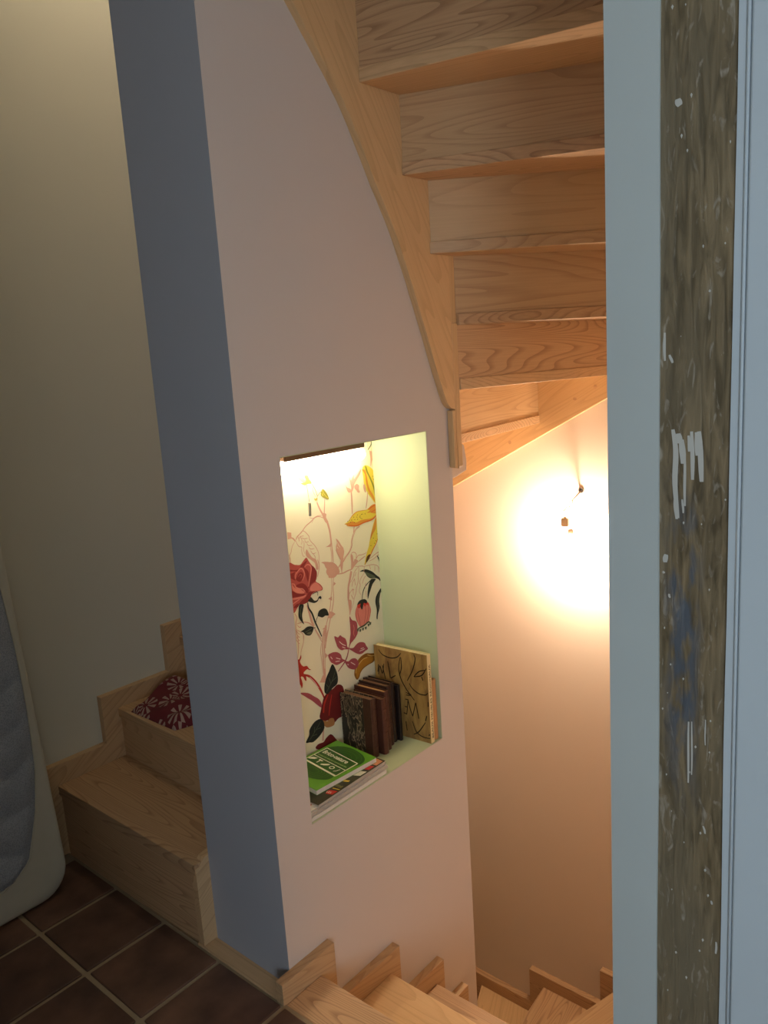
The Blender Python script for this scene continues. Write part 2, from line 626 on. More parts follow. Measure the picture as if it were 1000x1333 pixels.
post = MB().box(XB + 0.004, XB + 0.0125, 0.352, 0.478, -0.19, 2.94).build('timber_post', timber_mat())
tag(post, 'bare weathered timber post with white paint drips in the right partition', 'post')
M_DRIP = plain('white_paint', (205, 205, 200), 0.5, 0.03)
DRIPS = [(8.1, [(0.4448, 1.4697), (0.4404, 1.4372), (0.4413, 1.3892), (0.4368, 1.3378)]), (9.5, [(0.4317, 1.4551), (0.4296, 1.4197)]), (6.1, [(0.4173, 1.467), (0.4154, 1.3966)]), (8.1, [(0.407, 1.4672), (0.4021, 1.3943)]), (4.1, [(0.4274, 1.4317), (0.4262, 1.3569)]), (4.1, [(0.4578, 1.6089), (0.4571, 1.5689)]), (9.5, [(0.4407, 1.9169), (0.4379, 1.9077)]), (4.1, [(0.4501, 1.5771), (0.4459, 1.5655)]), (9.5, [(0.4365, 1.4639), (0.4352, 1.4492)]), (4.7, [(0.4218, 1.4612), (0.4204, 1.4378)]), (5.4, [(0.4115, 1.466), (0.4094, 1.4322)]), (8.1, [(0.4542, 1.2803), (0.4554, 1.2678)]), (4.1, [(0.4571, 1.2534), (0.4571, 1.2503)]), (3.4, [(0.4174, 1.0177), (0.4176, 0.9146)]), (2.7, [(0.4125, 1.019), (0.4122, 0.9298)]), (3.4, [(0.3702, 0.6521), (0.3705, 0.6305)]), (3.4, [(0.3798, 0.7222), (0.3773, 0.7163)]), (2.0, [(0.3924, 1.0276), (0.3918, 0.9856)]), (3.4, [(0.4491, 1.219), (0.4478, 1.2129)]), (5.4, [(0.441, 1.3661), (0.4384, 1.3364)]), (3.4, [(0.4299, 1.3668), (0.4285, 1.3462)]), (3.4, [(0.3931, 0.8484), (0.3899, 0.8359)])]
dm = MB()
for i, (w, P) in enumerate(DRIPS):
    Q = catmull(P, False, 5) if len(P) > 2 else [(P[0][0] * (1 - t) + P[1][0] * t + 0.0004 * math.sin(i + t * 5), P[0][1] * (1 - t) + P[1][1] * t) for t in (0, .2, .4, .6, .8, 1)]
    flat_stroke(dm, Q, w / 1000, lambda a, b: (XB + 0.0034 - i * 0.00003, a, b), 0)
rnd = random.Random(3)
for k in range(46):                                    # small flecks of paint
    y, z, s = rnd.uniform(0.367, 0.462), rnd.uniform(0.2, 2.1), rnd.uniform(0.0006, 0.0018)
    dm.prism([(y - s, z), (y, z - s * rnd.uniform(1, 3)), (y + s, z), (y, z + s * 1.5)], lambda a, b: (XB + 0.0034, a, b), lambda a, b: (XB + 0.0042, a, b))
o = dm.build('paint_drips', M_DRIP, post)
o['kind'] = 'stuff'
o['label'] = 'white paint drips and flecks'

# wooden threshold strip under the blue-tinted end of the spine wall
struct(MB().box(1.108, XB, 1.415, YL + 0.03, -0.02, 0.001).build('trim_1', M_WOOD, None, bevel=0.001, grain=(0, 1, 0)), 'narrow wooden threshold strip at the foot of the daylight-tinted wall end', 'trim')

# ------------------------------------------------------------------ staircases
def offset_line(P, Q, d, side):
    """shift a plan line by d towards the point `side`"""
    v = Vector((Q[0] - P[0], Q[1] - P[1])).normalized()
    n = Vector((-v.y, v.x))
    if (Vector(side) - Vector(P)).dot(n) < 0:
        n = -n
    return (P[0] + n.x * d, P[1] + n.y * d), (Q[0] + n.x * d, Q[1] + n.y * d)


def clip_poly(poly, box):
    x0, x1, y0, y1 = box
    for ax, val, keep in ((0, x0, 1), (0, x1, -1), (1, y0, 1), (1, y1, -1)):
        out = []
        for i in range(len(poly)):
            a, b = poly[i - 1], poly[i]
            ia, ib = (a[ax] - val) * keep >= 0, (b[ax] - val) * keep >= 0
            if ia != ib:
                t = (val - a[ax]) / (b[ax] - a[ax])
                out.append((a[0] + (b[0] - a[0]) * t, a[1] + (b[1] - a[1]) * t))
            if ib:
                out.append(b)
        poly = out
    return poly


def ext(P, Q, a, b):
    v = Vector((Q[0] - P[0], Q[1] - P[1]))
    return (P[0] - v.x * a, P[1] - v.y * a), (Q[0] + v.x * b, Q[1] + v.y * b)


WOODS = [M_WOOD, M_WOOD2, M_WOOD3]

# --- the flight going up: left of the spine wall, round its far end, back overhead
up = thing('staircase', 'pale ash winding staircase rising left of the wall and returning overhead', 'staircase', (1.11, 2.1, 0))


def ray_line(p, deg, ln=2.0):
    return p, (p[0] + ln * math.cos(math.radians(deg)), p[1] + ln * math.sin(math.radians(deg)))


UPL = {                                                 # riser back lines in plan: inner point, outer point
    1: ((1.137, 1.752), (1.130, 2.5025)),
    2: ((1.355, 1.752), (1.382, 2.5025)),
    3: ((1.620, 1.752), (1.665, 2.5025)),
    4: ((1.830, 1.752), (1.935, 2.5025)),
    5: ((1.940, 1.758), (2.330, 2.5025)),
    6: ((1.995, 1.720), (2.800, 2.5025)),
    7: ((2.004, 1.660), (2.988, 2.260)),
    8: ((2.004, 1.600), (2.988, 1.720)),
    9: ((2.004, 1.420), (2.988, 1.190)),
    10: ((2.000, 1.420), (2.988, 0.640)),
    11: ((1.893, 1.420), (2.620, 0.535)),
    12: ((1.786, 1.420), (2.165, 0.535)),
    13: ((1.634, 1.420), (1.830, 0.535)),
    14: ((1.430, 1.420), (1.520, 0.535)),
    15: ((1.190, 1.420), (1.190, 0.535)),
}
UPZ = {1: .255, 2: .437, 3: .617, 4: .793, 5: .968, 6: 1.144, 7: 1.319, 8: 1.522, 9: 1.713, 10: 1.911, 11: 2.108, 12: 2.309, 13: 2.507, 14: 2.705}
TH = 0.034
CORN = {5: [], 6: [(2.988, 2.5025)], 10: [(2.988, 0.535)]}
MID = {k: ((a[0] + b[0]) / 2, (a[1] + b[1]) / 2) for k, (a, b) in UPL.items()}


def clip_for(k):
    if k <= 5:
        return (1.0, 2.988, 1.752, 2.5025)
    if k <= 9:
        return (2.003, 2.988, 0.535, 2.5025)
    return (1.0, 2.988, 0.535, 1.4195)


for k in range(1, 15):
    A, B = UPL[k], UPL[k + 1]
    fa, fb = offset_line(*A, 0.028, (2 * MID[k][0] - MID[k + 1][0], 2 * MID[k][1] - MID[k + 1][1]))
    ba, bb = offset_line(*B, 0.005, (2 * MID[k + 1][0] - MID[k][0], 2 * MID[k + 1][1] - MID[k][1]))
    fa, fb = ext(fa, fb, 0.15, 0.15)
    ba, bb = ext(ba, bb, 0.15, 0.15)
    co = [(2.988 + 0.3, 2.5025 + 0.3)] if k == 6 else ([(2.988 + 0.3, 0.535 - 0.3)] if k == 10 else [])
    poly = clip_poly([fa, fb] + co + [bb, ba], clip_for(k))
    g = Vector((A[1][0] - A[0][0] + B[1][0] - B[0][0], A[1][1] - A[0][1] + B[1][1] - B[0][1], 0))
    z = UPZ[k]
    MB().prism(poly, lambda a, b: (a, b, z - TH), lambda a, b: (a, b, z)).build('tread', WOODS[k % 2], up, bevel=0.002, grain=g)
    # riser: its back face on the line, 2 cm thick towards the lower step
    z0 = UPZ[k - 1] if k > 1 else -0.03
    ra, rb_ = offset_line(*A, 0.02, (2 * MID[k][0] - MID[k + 1][0], 2 * MID[k][1] - MID[k + 1][1]))
    pa, pb = ext(A[0], A[1], 0.1, 0.1)
    ra, rb_ = ext(ra, rb_, 0.1, 0.1)
    poly = clip_poly([pa, pb, rb_, ra], clip_for(k - 0.5 if k in (10,) else k))
    if k == 10:
        poly = clip_poly([pa, pb, rb_, ra], (1.9, 2.988, 0.535, 1.4195))
    MB().prism(poly, lambda a, b: (a, b, z0), lambda a, b: (a, b, z - TH)).build('riser', [M_WOOD, M_WOOD2, M_WOOD, M_WOOD3][k % 4], up, grain=(A[1][0] - A[0][0], A[1][1] - A[0][1], 0))

# stepped stringer on the cream wall
pr = [(1.06, 0.001), (1.06, .327), (1.295, .325), (1.295, .497), (1.578, .497), (1.578, .675), (1.86, .675), (1.86, .85), (2.2, .85), (2.2, 1.03), (2.7, 1.03), (2.7, 1.2),
      (2.985, 1.2), (2.985, 0.7), (2.3, 0.55), (1.9, 0.35), (1.4, 0.001)]
MB().prism(pr, lambda a, b: (a, 2.503, b), lambda a, b: (a, 2.5299, b)).build('wall_stringer', M_WOOD, up, bevel=0.0012, grain=(1, 0, 0.6))
# inner stringer along the left face of the spine wall; its end shows beside the blue-tinted end face
pr = [(1.110, 0.002), (1.110, .243), (1.124, .243), (1.141, .263), (1.36, .30), (1.62, .48), (1.97, .72), (1.97, .3), (1.5, 0.002)]
MB().prism(pr, lambda a, b: (a, 1.7495, b), lambda a, b: (a, 1.776, b)).build('inner_stringer', M_WOOD, up, bevel=0.0012, grain=(1, 0, 0.6))
# stringer on the far wall
pr = [(2.528, .808), (2.173, .992), (1.423, 1.380), (0.535, 1.839), (0.535, 2.12), (1.423, 1.68), (2.173, 1.30), (2.528, 1.12)]
MB().prism(pr, lambda a, b: (2.9885, a, b), lambda a, b: (3.0199, a, b)).build('wall_stringer', M_WOOD3, up, bevel=0.0012, grain=(0, -1, 0.5))
for y, z in ((1.865, 1.20), (1.46, 1.43), (1.55, 1.385)):     # plugged screw holes
    MB().tube([(2.9886, y, z), (2.9878, y, z)], 0.008, 12).build('plug', M_WOOD2, up, grain=(0, 1, 0))
# curved stringer on the spine wall, seen from below
cur = catmull([(1.155, 2.72), (1.28, 2.573), (1.411, 2.412), (1.486, 2.322), (1.579, 2.204), (1.659, 2.063), (1.734, 1.935), (1.789, 1.815), (1.825, 1.727), (1.896, 1.547), (1.931, 1.465), (1.952, 1.440), (1.975, 1.433)], False, 5)
cur = [(a + 0.0016 * noise.noise((a * 60, b * 60, 0)), b) for a, b in cur]
pr = cur + [(1.975, 1.9), (1.9, 2.2), (1.7, 2.6), (1.4, 2.95), (1.155, 3.15)]
MB().prism(pr, lambda a, b: (a, 1.420, b), lambda a, b: (a, 1.4419, b)).build('curved_stringer', M_WOOD3, up, bevel=0.0012, grain=(-0.6, 0, 1))
# newel post wrapping the end of the spine wall
MB().box(1.9755, 2.003, 1.419, 1.72, 1.255, 1.686).box(1.9605, 1.9755, 1.419, 1.4415, 1.255, 1.43).build('newel_post', M_WOOD3, up, bevel=0.003, grain=(0, 0, 1))
MB().box(1.9755, 2.002, 1.4205, 1.72, 1.6865, 2.3).build('inner_stringer', M_WOOD3, up, bevel=0.001, grain=(0, 0, 1))
MB().box(2.0032, 2.006, 1.421, 1.428, 1.50, 1.512).build('wedge', M_WOOD2, up, grain=(0, 0, 1))
MB().prism([(1.976, 1.3188), (2.066, 1.3146), (2.0773, 1.2644), (2.0747, 1.2302), (2.0106, 1.2154), (1.976, 1.215)], lambda a, b: (a, 1.458, b), lambda a, b: (a, 1.60, b)).build('plaster_filler', M_FAR, up, bevel=0.003)

# --- the flight going down: right of the spine wall, then left along the far wall
dn = thing('staircase', 'pale ash staircase descending between the niche wall and the right partition', 'staircase', (1.2, 1.0, -0.05))
DNL = {
    -1: ((1.075, 1.414), (1.075, 0.5455)),
    0: ((1.240, 1.414), (1.240, 0.5455)),
    1: ((1.512, 1.414), (1.512, 0.535)),
    2: ((1.722, 1.414), (1.735, 0.535)),
    3: ((1.835, 1.414), (1.960, 0.535)),
    4: ((1.930, 1.414), (2.450, 0.535)),
    5: ((1.990, 1.425), (2.988, 0.620)),
    6: ((1.995, 1.550), (2.988, 1.030)),
    7: ((1.990, 1.695), (2.988, 1.396)),
    8: ((1.990, 1.690), (2.988, 1.775)),
    9: ((1.990, 1.735), (2.988, 2.150)),
    10: ((1.930, 1.755), (2.600, 2.525)),
}
DMID = {k: ((a[0] + b[0]) / 2, (a[1] + b[1]) / 2) for k, (a, b) in DNL.items()}
for n in range(0, 11):
    z = -0.007 - 0.186 * n
    A, B = DNL[n], DNL[n - 1]
    if n == 0:
        poly = [A[0], A[1], (1.112, 0.5455), (1.112, 1.414)]
    else:
        ba, bb = offset_line(*B, 0.02, (2 * DMID[n - 1][0] - DMID[n][0], 2 * DMID[n - 1][1] - DMID[n][1]))
        fa, fb = ext(*A, 0.0, 0.1)
        ba, bb = ext(ba, bb, 0.0, 0.1)
        co = [(3.3, 0.3)] if n == 5 else ([(3.3, 2.8)] if n == 10 else [])
        box = (1.0, 2.988, 0.535, 1.414) if n <= 4 else (1.977, 2.988, 0.535, 2.525)
        poly = clip_poly([fa, fb] + co + [bb, ba], box)
    g = (A[1][0] - A[0][0], A[1][1] - A[0][1], 0)
    MB().prism(poly, lambda a, b: (a, b, z - TH), lambda a, b: (a, b, z)).build('tread', [M_WOOD2, M_WOOD3, M_WOOD2, M_WOOD][n % 4], dn, bevel=0.003, grain=g)
    if n < 10:
        up_side = (2 * DMID[n][0] - DMID[n + 1][0], 2 * DMID[n][1] - DMID[n + 1][1])
        pa, pb = offset_line(*A, 0.012, up_side)
        qa, qb = offset_line(*A, 0.03, up_side)
        box = (1.0, 2.988, 0.535, 1.414) if n <= 4 else (1.977, 2.988, 0.535, 2.525)
        poly = clip_poly([pa, pb, qb, qa], box)
        MB().prism(poly, lambda a, b: (a, b, z - 0.186), lambda a, b: (a, b, z - TH)).build('riser', M_WOOD, dn, grain=g)
# stepped skirting along the niche wall
tops = [.053, -.131, -.320, -.506, -.692]
xs = [1.105, 1.295, 1.557, 1.765, 1.890, 1.972]
pr = []
for i, t_ in enumerate(tops):
    pr += [(xs[i], t_), (xs[i + 1], t_)]
pr += [(1.972, -1.2), (1.6, -0.8), (1.25, -0.35), (1.105, -0.25)]
MB().prism(pr, lambda a, b: (a, 1.4145, b), lambda a, b: (a, 1.4419, b)).build('wall_stringer', M_WOOD, dn, bevel=0.001, grain=(1, 0, -0.2))
# stepped skirting along the far wall
ys = [0.535, 0.70, 1.09, 1.475, 1.855, 2.235, 2.525]
pr = []
for i in range(6):
    t_ = .053 - .186 * (5 + i)
    pr += [(ys[i], t_), (ys[i + 1], t_)]
pr += [(2.525, -2.1), (0.535, -1.3)]
MB().prism(pr, lambda a, b: (2.989, a, b), lambda a, b: (3.0199, a, b)).build('wall_stringer', M_WOOD2, dn, bevel=0.001, grain=(0, 1, 0.1))

# ------------------------------------------------------------------ printed flowers on the niche wallpaper (metres on the wall: x - 1.2 and z, in 0.1 mm)
PRINTS = {
  'briar_print': [
    ('salmon','l',73,'3992,11962 4080,11754 4213,11535 4328,11350 4396,11140 4431,10936 4437,10671 4409,10627'),
    ('salmon','l',41,'4309,12002 4288,11812 4253,11592 4291,11423'),
    ('salmon','f',0,'4154,11611 4328,11562 4316,11450 4391,11305 4299,11291 4202,11440'),
    ('salmon','l',23,'4411,10643 4397,10514 4413,10345 4389,10017'),
    ('salmon','l',20,'4445,10636 4465,10499 4481,10329 4468,9998'),
    ('salmon','p',0,'4198,10575 4339,10610 4448,10668 4423,10541'),
    ('salmon','l',32,'4204,11456 4034,11537 3857,11539 3672,11448 3467,11362 3303,11237 3144,11144 3027,11043'),
    ('salmon','l',19,'4147,11548 3949,11570 3769,11533 3643,11581'),
    ('salmon','l',14,'3787,11505 3722,11406'),
    ('salmon','p',0,'2740,11338 2889,11292 2880,11122 2736,11129'),
    ('salmon','l',46,'2872,11147 2950,11099 3014,11014'),
    ('salmon','l',20,'2991,11003 2886,10901 2814,10728 2751,10632 2754,10395'),
    ('salmon','l',14,'2726,10685 2772,10549 2771,10360'),
    ('salmon','f',0,'3970,10163 4157,10139 4385,10064 4527,9997 4656,9847 4705,9683 4609,9642 4451,9573 4219,9633 4273,9716 4380,9743 4271,9834 4136,9953 4078,10084'),
    ('salmon','f',0,'4344,10052 4488,10007 4612,9901 4628,9767 4572,9673 4414,9604 4296,9613 4139,9803 4217,9976'),
    ('salmon','l',32,'4349,9599 4306,9200 4235,8959 4195,8731 4093,8477 3979,8249 3880,8018 3807,7751'),
    ('salmon','l',36,'4428,9579 4376,9290 4362,8967 4318,8761 4216,8507 4114,8253 4009,7978 3907,7719'),
    ('salmon','p',0,'4135,8997 4302,9027 4287,8890'),
    ('salmon','p',0,'4390,8445 4252,8562 4156,8371'),
    ('salmon','p',0,'3791,8144 3973,8186 3930,8068'),
    ('salmon','p',0,'4505,9375 4423,9451 4401,9327'),
    ('salmon','f',0,'4165,8587 4274,8490 4231,8371 4086,8414'),
    ('salmon','l',85,'3946,8216 3892,7723'),
    ('salmon','l',119,'3867,8095 3792,7769 3768,7368 3743,6965 3731,6496'),
    ('salmon','l',57,'4020,8048 3913,7789 3843,7519'),
    ('salmon','l',25,'3710,7737 3645,7497 3664,7140 3680,6751'),
    ('salmon','l',28,'3492,8211 3619,7969 3732,7759'),
    ('salmon','p',0,'3501,6551 3680,6751 3728,6468'),
    ('salmon','p',0,'3828,7378 3935,7268 3809,7208'),
    ('salmon','l',75,'3491,5034 3434,4695'),
    ('cream','l',25,'3830,7932 3780,7657 3767,7251 3756,6902'),
    ('salmon','l',42,'4439,10934 4453,10634 4457,10034'),
    ('salmon','f',0,'4324,10083 4480,10029 4587,9936 4621,9817 4303,9888'),
    ('salmon','f',0,'4650,10741 4757,10651 4859,10495 4951,10356 4918,10161 4881,10034 4787,10040 4707,10177 4640,10326 4635,10494 4683,10617'),
    ('cream','l',18,'4706,10612 4743,10520 4806,10439'),
    ('cream','l',18,'4669,10486 4751,10368 4840,10314'),
    ('cream','l',18,'4680,10367 4744,10302 4820,10243'),
    ('salmon','l',66,'4825,10065 4786,9922 4782,9777'),
    ('salmon','l',67,'5727,10903 5547,10838 5435,10708 5344,10540 5301,10362 5162,10190 4930,10040 4672,9848'),
    ('cream','l',13,'5624,10873 5478,10767 5402,10630 5322,10443 5220,10279 5034,10117 4801,9952'),
    ('salmon','l',56,'5451,11801 5453,11583 5441,11350'),
    ('salmon','l',37,'6156,11677 6114,11513 6078,11400'),
    ('salmon','l',47,'5485,10952 5440,10758'),
    ('salmon','l',30,'5251,10274 5081,10138 4893,9964 4649,9827 4579,9736'),
    ('salmon','f',0,'4622,10416 4948,10342 4906,10091 4869,9883 4801,9681 4772,9841 4797,10074 4692,10228'),
    ('salmon','l',42,'4570,9652 4840,9617 5059,9639 5216,9644'),
    ('salmon','l',34,'4774,9862 4797,9638'),
    ('salmon','f',0,'5427,12027 5474,12136 5444,12307 5417,12510 5488,12383 5624,12528 5648,12408 5916,12634 5979,12642 5903,12502 5646,12274 5583,12134 5500,12031'),
    ('salmon','f',0,'5237,12274 5301,12198 5426,12135 5476,12035 5355,12031 5280,12118'),
    ('salmon','f',0,'5626,12194 5740,12234 5831,12161 5809,12063 5847,11956 5761,11962 5696,12040 5629,12110'),
    ('salmon','l',63,'5464,12037 5466,11820 5463,11559'),
    ('salmon','l',44,'6205,11912 6155,11665 6095,11443'),
    ('salmon','f',0,'6028,12146 6103,12150 6131,11925 6080,11917 6028,12027'),
    ('salmon','f',0,'6408,13170 6506,13141 6595,13265 6672,13272 6641,12953 6582,12876 6501,12837 6422,12678 6434,12931'),
    ('salmon','l',20,'6363,13478 6352,13245'),
  ],
  'leaf_print': [
    ('salmon','l',22,'3038,11040 3079,11126 3191,11181 3316,11250 3408,11215 3504,11115 3561,11039 3573,10956 3648,10844 3746,10741 3840,10590 3891,10448 3897,10300 3879,10140 3851,9983'),
    ('salmon','l',22,'3036,11025 3076,10921 3150,10826 3242,10789 3229,10681 3265,10528 3337,10496'),
    ('salmon','l',20,'3204,11115 3352,11100'),
    ('salmon','l',20,'3263,11071 3363,11010 3502,11004'),
    ('salmon','l',20,'3381,10982 3415,10895 3533,10893'),
    ('salmon','l',20,'3453,10854 3520,10775 3660,10760'),
    ('salmon','l',21,'3525,10726 3583,10657 3735,10639'),
    ('salmon','l',21,'3578,10617 3653,10503 3786,10505'),
    ('salmon','l',20,'3141,11113 3168,10980'),
    ('salmon','l',20,'3213,11097 3275,10989 3240,10869'),
    ('salmon','l',20,'3336,10960 3343,10831 3308,10711 3335,10576'),
    ('salmon','l',20,'3168,10980 3166,11060 3225,11111'),
    ('salmon','l',21,'3655,10519 3730,10404 3743,10320'),
    ('salmon','f',0,'3423,10685 3506,10553 3620,10398 3763,10299 3830,10103 3818,9991 3731,10012 3707,10198 3548,10349 3409,10463 3369,10585'),
    ('salmon','l',33,'3825,10282 3872,10060 3768,9769'),
    ('salmon','l',82,'3260,9039 3396,8490 3465,8341'),
    ('salmon','l',28,'2751,8934 2817,8790 2754,8599 2723,8098'),
    ('salmon','l',33,'2796,8607 3015,8594 3230,8519 3360,8415 3461,8299 3630,8009 3729,7847'),
    ('salmon','l',20,'2764,8449 2927,8315 3023,8179 3004,8008'),
    ('salmon','l',20,'2772,8405 2829,8303 2880,8266'),
    ('salmon','l',20,'2762,8314 2819,8211 2870,8174'),
    ('salmon','l',20,'2751,8222 2808,8120 2859,8082'),
    ('salmon','l',20,'2741,8131 2798,8028 2849,7990'),
    ('salmon','l',24,'2804,8563 2903,8470 2948,8498'),
    ('salmon','l',22,'3003,8221 2996,7996 2878,7779 2839,7593'),
    ('salmon','l',27,'2752,8439 2791,8146 2778,7869 2705,7554'),
    ('salmon','f',0,'5230,10081 5236,9838 5214,9623 5381,9715 5552,9829 5404,9931 5348,9855 5335,10035 5281,10114'),
    ('salmon','l',28,'5261,10074 5301,10153 5425,10135 5495,10042 5466,9916 5570,10002 5729,9988 5892,9995 5960,10024'),
    ('salmon','l',35,'5550,9807 5750,9871 5883,9907'),
    ('salmon','l',31,'6000,9767 6203,9810 6410,9876 6546,9890 6606,9808 6469,9794 6261,9728 6060,9708'),
    ('salmon','l',30,'5183,9630 5130,9423 5027,9184 4982,8908 4977,8709 5055,8553 5005,8231'),
    ('salmon','f',0,'5161,9569 5238,9550 5149,9307 5064,9085 5058,8887 5007,8700 4971,8800 5000,9014 5057,9264'),
    ('salmon','f',0,'4977,8709 5114,8671 5109,8471 5003,8210 4997,8391'),
    ('salmon','l',26,'5379,9693 5534,9655 5554,9539 5508,9394 5487,9198 5387,9000 5358,8873 5262,8719 5195,8536 5047,8331'),
    ('salmon','l',26,'5143,9242 5284,9384 5346,9524 5517,9637'),
    ('salmon','l',26,'5190,9096 5235,9218 5341,9325'),
    ('salmon','l',26,'5325,9329 5349,9099'),
    ('salmon','l',26,'5061,8909 5212,9001 5225,8819'),
    ('salmon','l',26,'5214,9023 5272,8963'),
    ('salmon','l',26,'5133,8844 5211,8689'),
    ('salmon','l',26,'5423,9504 5348,9390'),
    ('salmon','l',24,'5568,8726 5503,8879 5568,9042 5548,9160 5658,9289 5798,9388'),
    ('salmon','l',24,'5667,9061 5746,9198 5853,9284'),
    ('salmon','l',24,'5781,8895 5830,9064'),
    ('salmon','l',25,'5815,8590 5804,8798'),
    ('salmon','l',24,'5723,9609 5916,9585 6047,9576 6243,9551 6436,9459 6560,9336'),
    ('salmon','l',24,'6047,9576 6098,9427'),
    ('salmon','l',25,'6304,9490 6289,9334'),
    ('salmon','l',25,'6465,9406 6482,9240'),
    ('salmon','l',24,'5536,9666 5757,9623'),
    ('salmon','l',24,'5818,9586 5768,9418'),
  ],
  'bud_print': [
    ('rosepale','f',0,'3236,12859 3269,12962 3314,12993 3286,12928 3339,12843 3387,12898 3438,12975 3460,12887 3463,12824 3538,12735 3634,12642 3545,12609 3427,12690 3312,12786'),
    ('oliveyel','f',0,'3590,12820 3716,12801 3748,12702 3823,12604 3807,12551 3722,12565 3646,12561 3559,12544 3399,12632 3546,12624 3637,12672 3583,12759'),
    ('brown','l',17,'3821,12581 3894,12458 3966,12320 4014,12152 3987,11950'),
    ('brown','l',12,'3880,12524 3913,12629 3960,12661 3998,12608 4083,12578'),
    ('brown','l',16,'4012,12137 4133,12228 4250,12280'),
    ('oliveyel','l',11,'3862,12464 3866,12305 3967,12129'),
    ('oliveyel','f',0,'3877,12113 3940,12086 3998,12107 3982,12030 3913,12043'),
    ('olive','f',0,'4162,12191 4254,12319 4378,12218 4454,12092 4476,11975 4335,12032 4208,12103'),
    ('oliveyel','l',22,'4251,12288 4284,12186 4446,12013'),
    ('oliveyel','l',28,'4218,12197 4254,12111'),
  ],
  'lily_print': [
    ('yellow','f',0,'6029,12643 6164,12749 6359,12687 6548,12541 6677,12410 6672,12179 6659,11836 6642,11448 6520,11479 6337,11701 6179,11900 6077,12138 6052,12378'),
    ('orange','f',0,'6016,12636 6149,12600 6210,12455 6239,12247 6292,12017 6468,11730 6629,11529 6642,11448 6524,11513 6320,11790 6214,11996 6152,12261 6136,12467'),
    ('olive','f',0,'6163,12732 6233,12689 6291,12511 6441,12233 6574,12022 6652,11889 6644,11630 6569,11713 6469,12005 6324,12336 6195,12559'),
    ('orange','f',0,'5066,11104 5239,11154 5424,11302 5628,11382 5875,11378 6125,11365 6338,11455 6622,11456 6645,11295 6617,11091 6394,10994 6186,10966 5933,10965 5629,10923 5223,11005 5134,11074'),
    ('yellow','f',0,'5090,11108 5264,11165 5446,11281 5675,11364 6022,11350 6174,11348 6317,11252 6564,11136 6297,11048 6019,11068 5794,11078 5593,11049 5405,11121 5234,11104'),
    ('orange','f',0,'6114,11256 6324,11320 6612,11353 6620,11177 6413,11182 6264,11236'),
    ('deeporange','l',40,'5250,11025 5583,10949 5934,10981 6292,10997 6597,11077'),
    ('deeporange','l',31,'6174,11348 6385,11412 6619,11430'),
    ('deeporange','l',24,'6290,11240 6474,11274 6632,11297'),
    ('yellow','f',0,'6383,10875 6618,11021 6631,10755 6643,10471 6629,10332 6358,10109 6132,9915 5959,9727 5823,9637 5959,9972 6081,10171 6151,10365'),
    ('orange','f',0,'6608,11057 6619,10898 6467,10683 6323,10538 6178,10377 6220,10542 6344,10743 6440,10933'),
    ('deeporange','l',35,'6629,10332 6447,10213 6273,10040 6100,9852 5850,9648'),
    ('umber','f',0,'5975,9881 6132,9915 6068,9789 5904,9688'),
    ('umber','p',0,'5194,11162 5217,11173 5237,11154 5214,11143'),
    ('umber','p',0,'5268,11181 5291,11192 5311,11173 5288,11162'),
    ('umber','p',0,'5469,11243 5492,11254 5512,11235 5489,11224'),
    ('umber','p',0,'5613,11215 5636,11226 5656,11207 5633,11196'),
    ('umber','p',0,'5644,11277 5667,11288 5687,11269 5664,11258'),
    ('umber','p',0,'5762,11221 5785,11231 5805,11212 5782,11201'),
    ('umber','p',0,'5815,11261 5839,11272 5859,11253 5836,11242'),
    ('umber','p',0,'5865,11260 5889,11271 5909,11252 5886,11241'),
    ('umber','p',0,'5989,11245 6013,11256 6033,11237 6010,11226'),
    ('umber','p',0,'5310,11114 5332,11125 5352,11106 5329,11095'),
    ('umber','p',0,'5508,11151 5531,11162 5551,11143 5528,11132'),
    ('umber','p',0,'5630,11144 5653,11155 5674,11136 5650,11125'),
    ('umber','p',0,'5780,11157 5803,11168 5824,11149 5800,11138'),
    ('umber','p',0,'5734,11192 5757,11203 5778,11183 5754,11173'),
    ('umber','p',0,'6299,10403 6324,10414 6345,10393 6321,10383'),
    ('umber','p',0,'6162,10188 6186,10199 6207,10178 6183,10168'),
    ('umber','p',0,'6405,10293 6430,10303 6451,10283 6426,10272'),
    ('umber','p',0,'6334,10229 6358,10240 6380,10219 6355,10209'),
    ('umber','p',0,'6491,10503 6516,10513 6537,10493 6513,10482'),
    ('umber','p',0,'6549,10561 6574,10572 6595,10551 6571,10541'),
    ('umber','p',0,'5364,11171 5387,11182 5407,11162 5384,11152'),
    ('umber','p',0,'5475,11073 5499,11083 5519,11064 5495,11054'),
    ('umber','p',0,'5826,11123 5850,11133 5870,11114 5847,11103'),
    ('umber','p',0,'6469,12356 6493,12368 6514,12349 6490,12338'),
    ('umber','p',0,'6497,12258 6521,12269 6543,12251 6518,12239'),
    ('umber','p',0,'6611,12240 6636,12252 6657,12233 6633,12221'),
    ('umber','p',0,'6549,12130 6573,12141 6594,12122 6570,12111'),
    ('umber','p',0,'6581,12193 6605,12205 6627,12186 6602,12174'),
    ('umber','p',0,'6527,12296 6551,12308 6572,12289 6548,12277'),
    ('olivedark','l',34,'6639,13453 6501,13344 6341,13204'),
  ],
  'rose_print': [
    ('rosemid','f',0,'2625,10394 2914,10344 3112,10296 3245,10377 3378,10449 3462,10326 3584,10161 3709,10015 3754,9899 3721,9738 3683,9653 3829,9541 3930,9408 3907,9328 3749,9339 3606,9345 3459,9300 3388,9172 3270,9121 3074,9113 2940,9150 2847,9052 2701,8969 2495,9276'),
    ('rosedark','f',0,'3103,10216 3180,10290 3410,10359 3315,10258 3265,10187 3378,10076 3434,9958 3405,9819 3366,9724 3305,9928 3267,10083 3224,10187'),
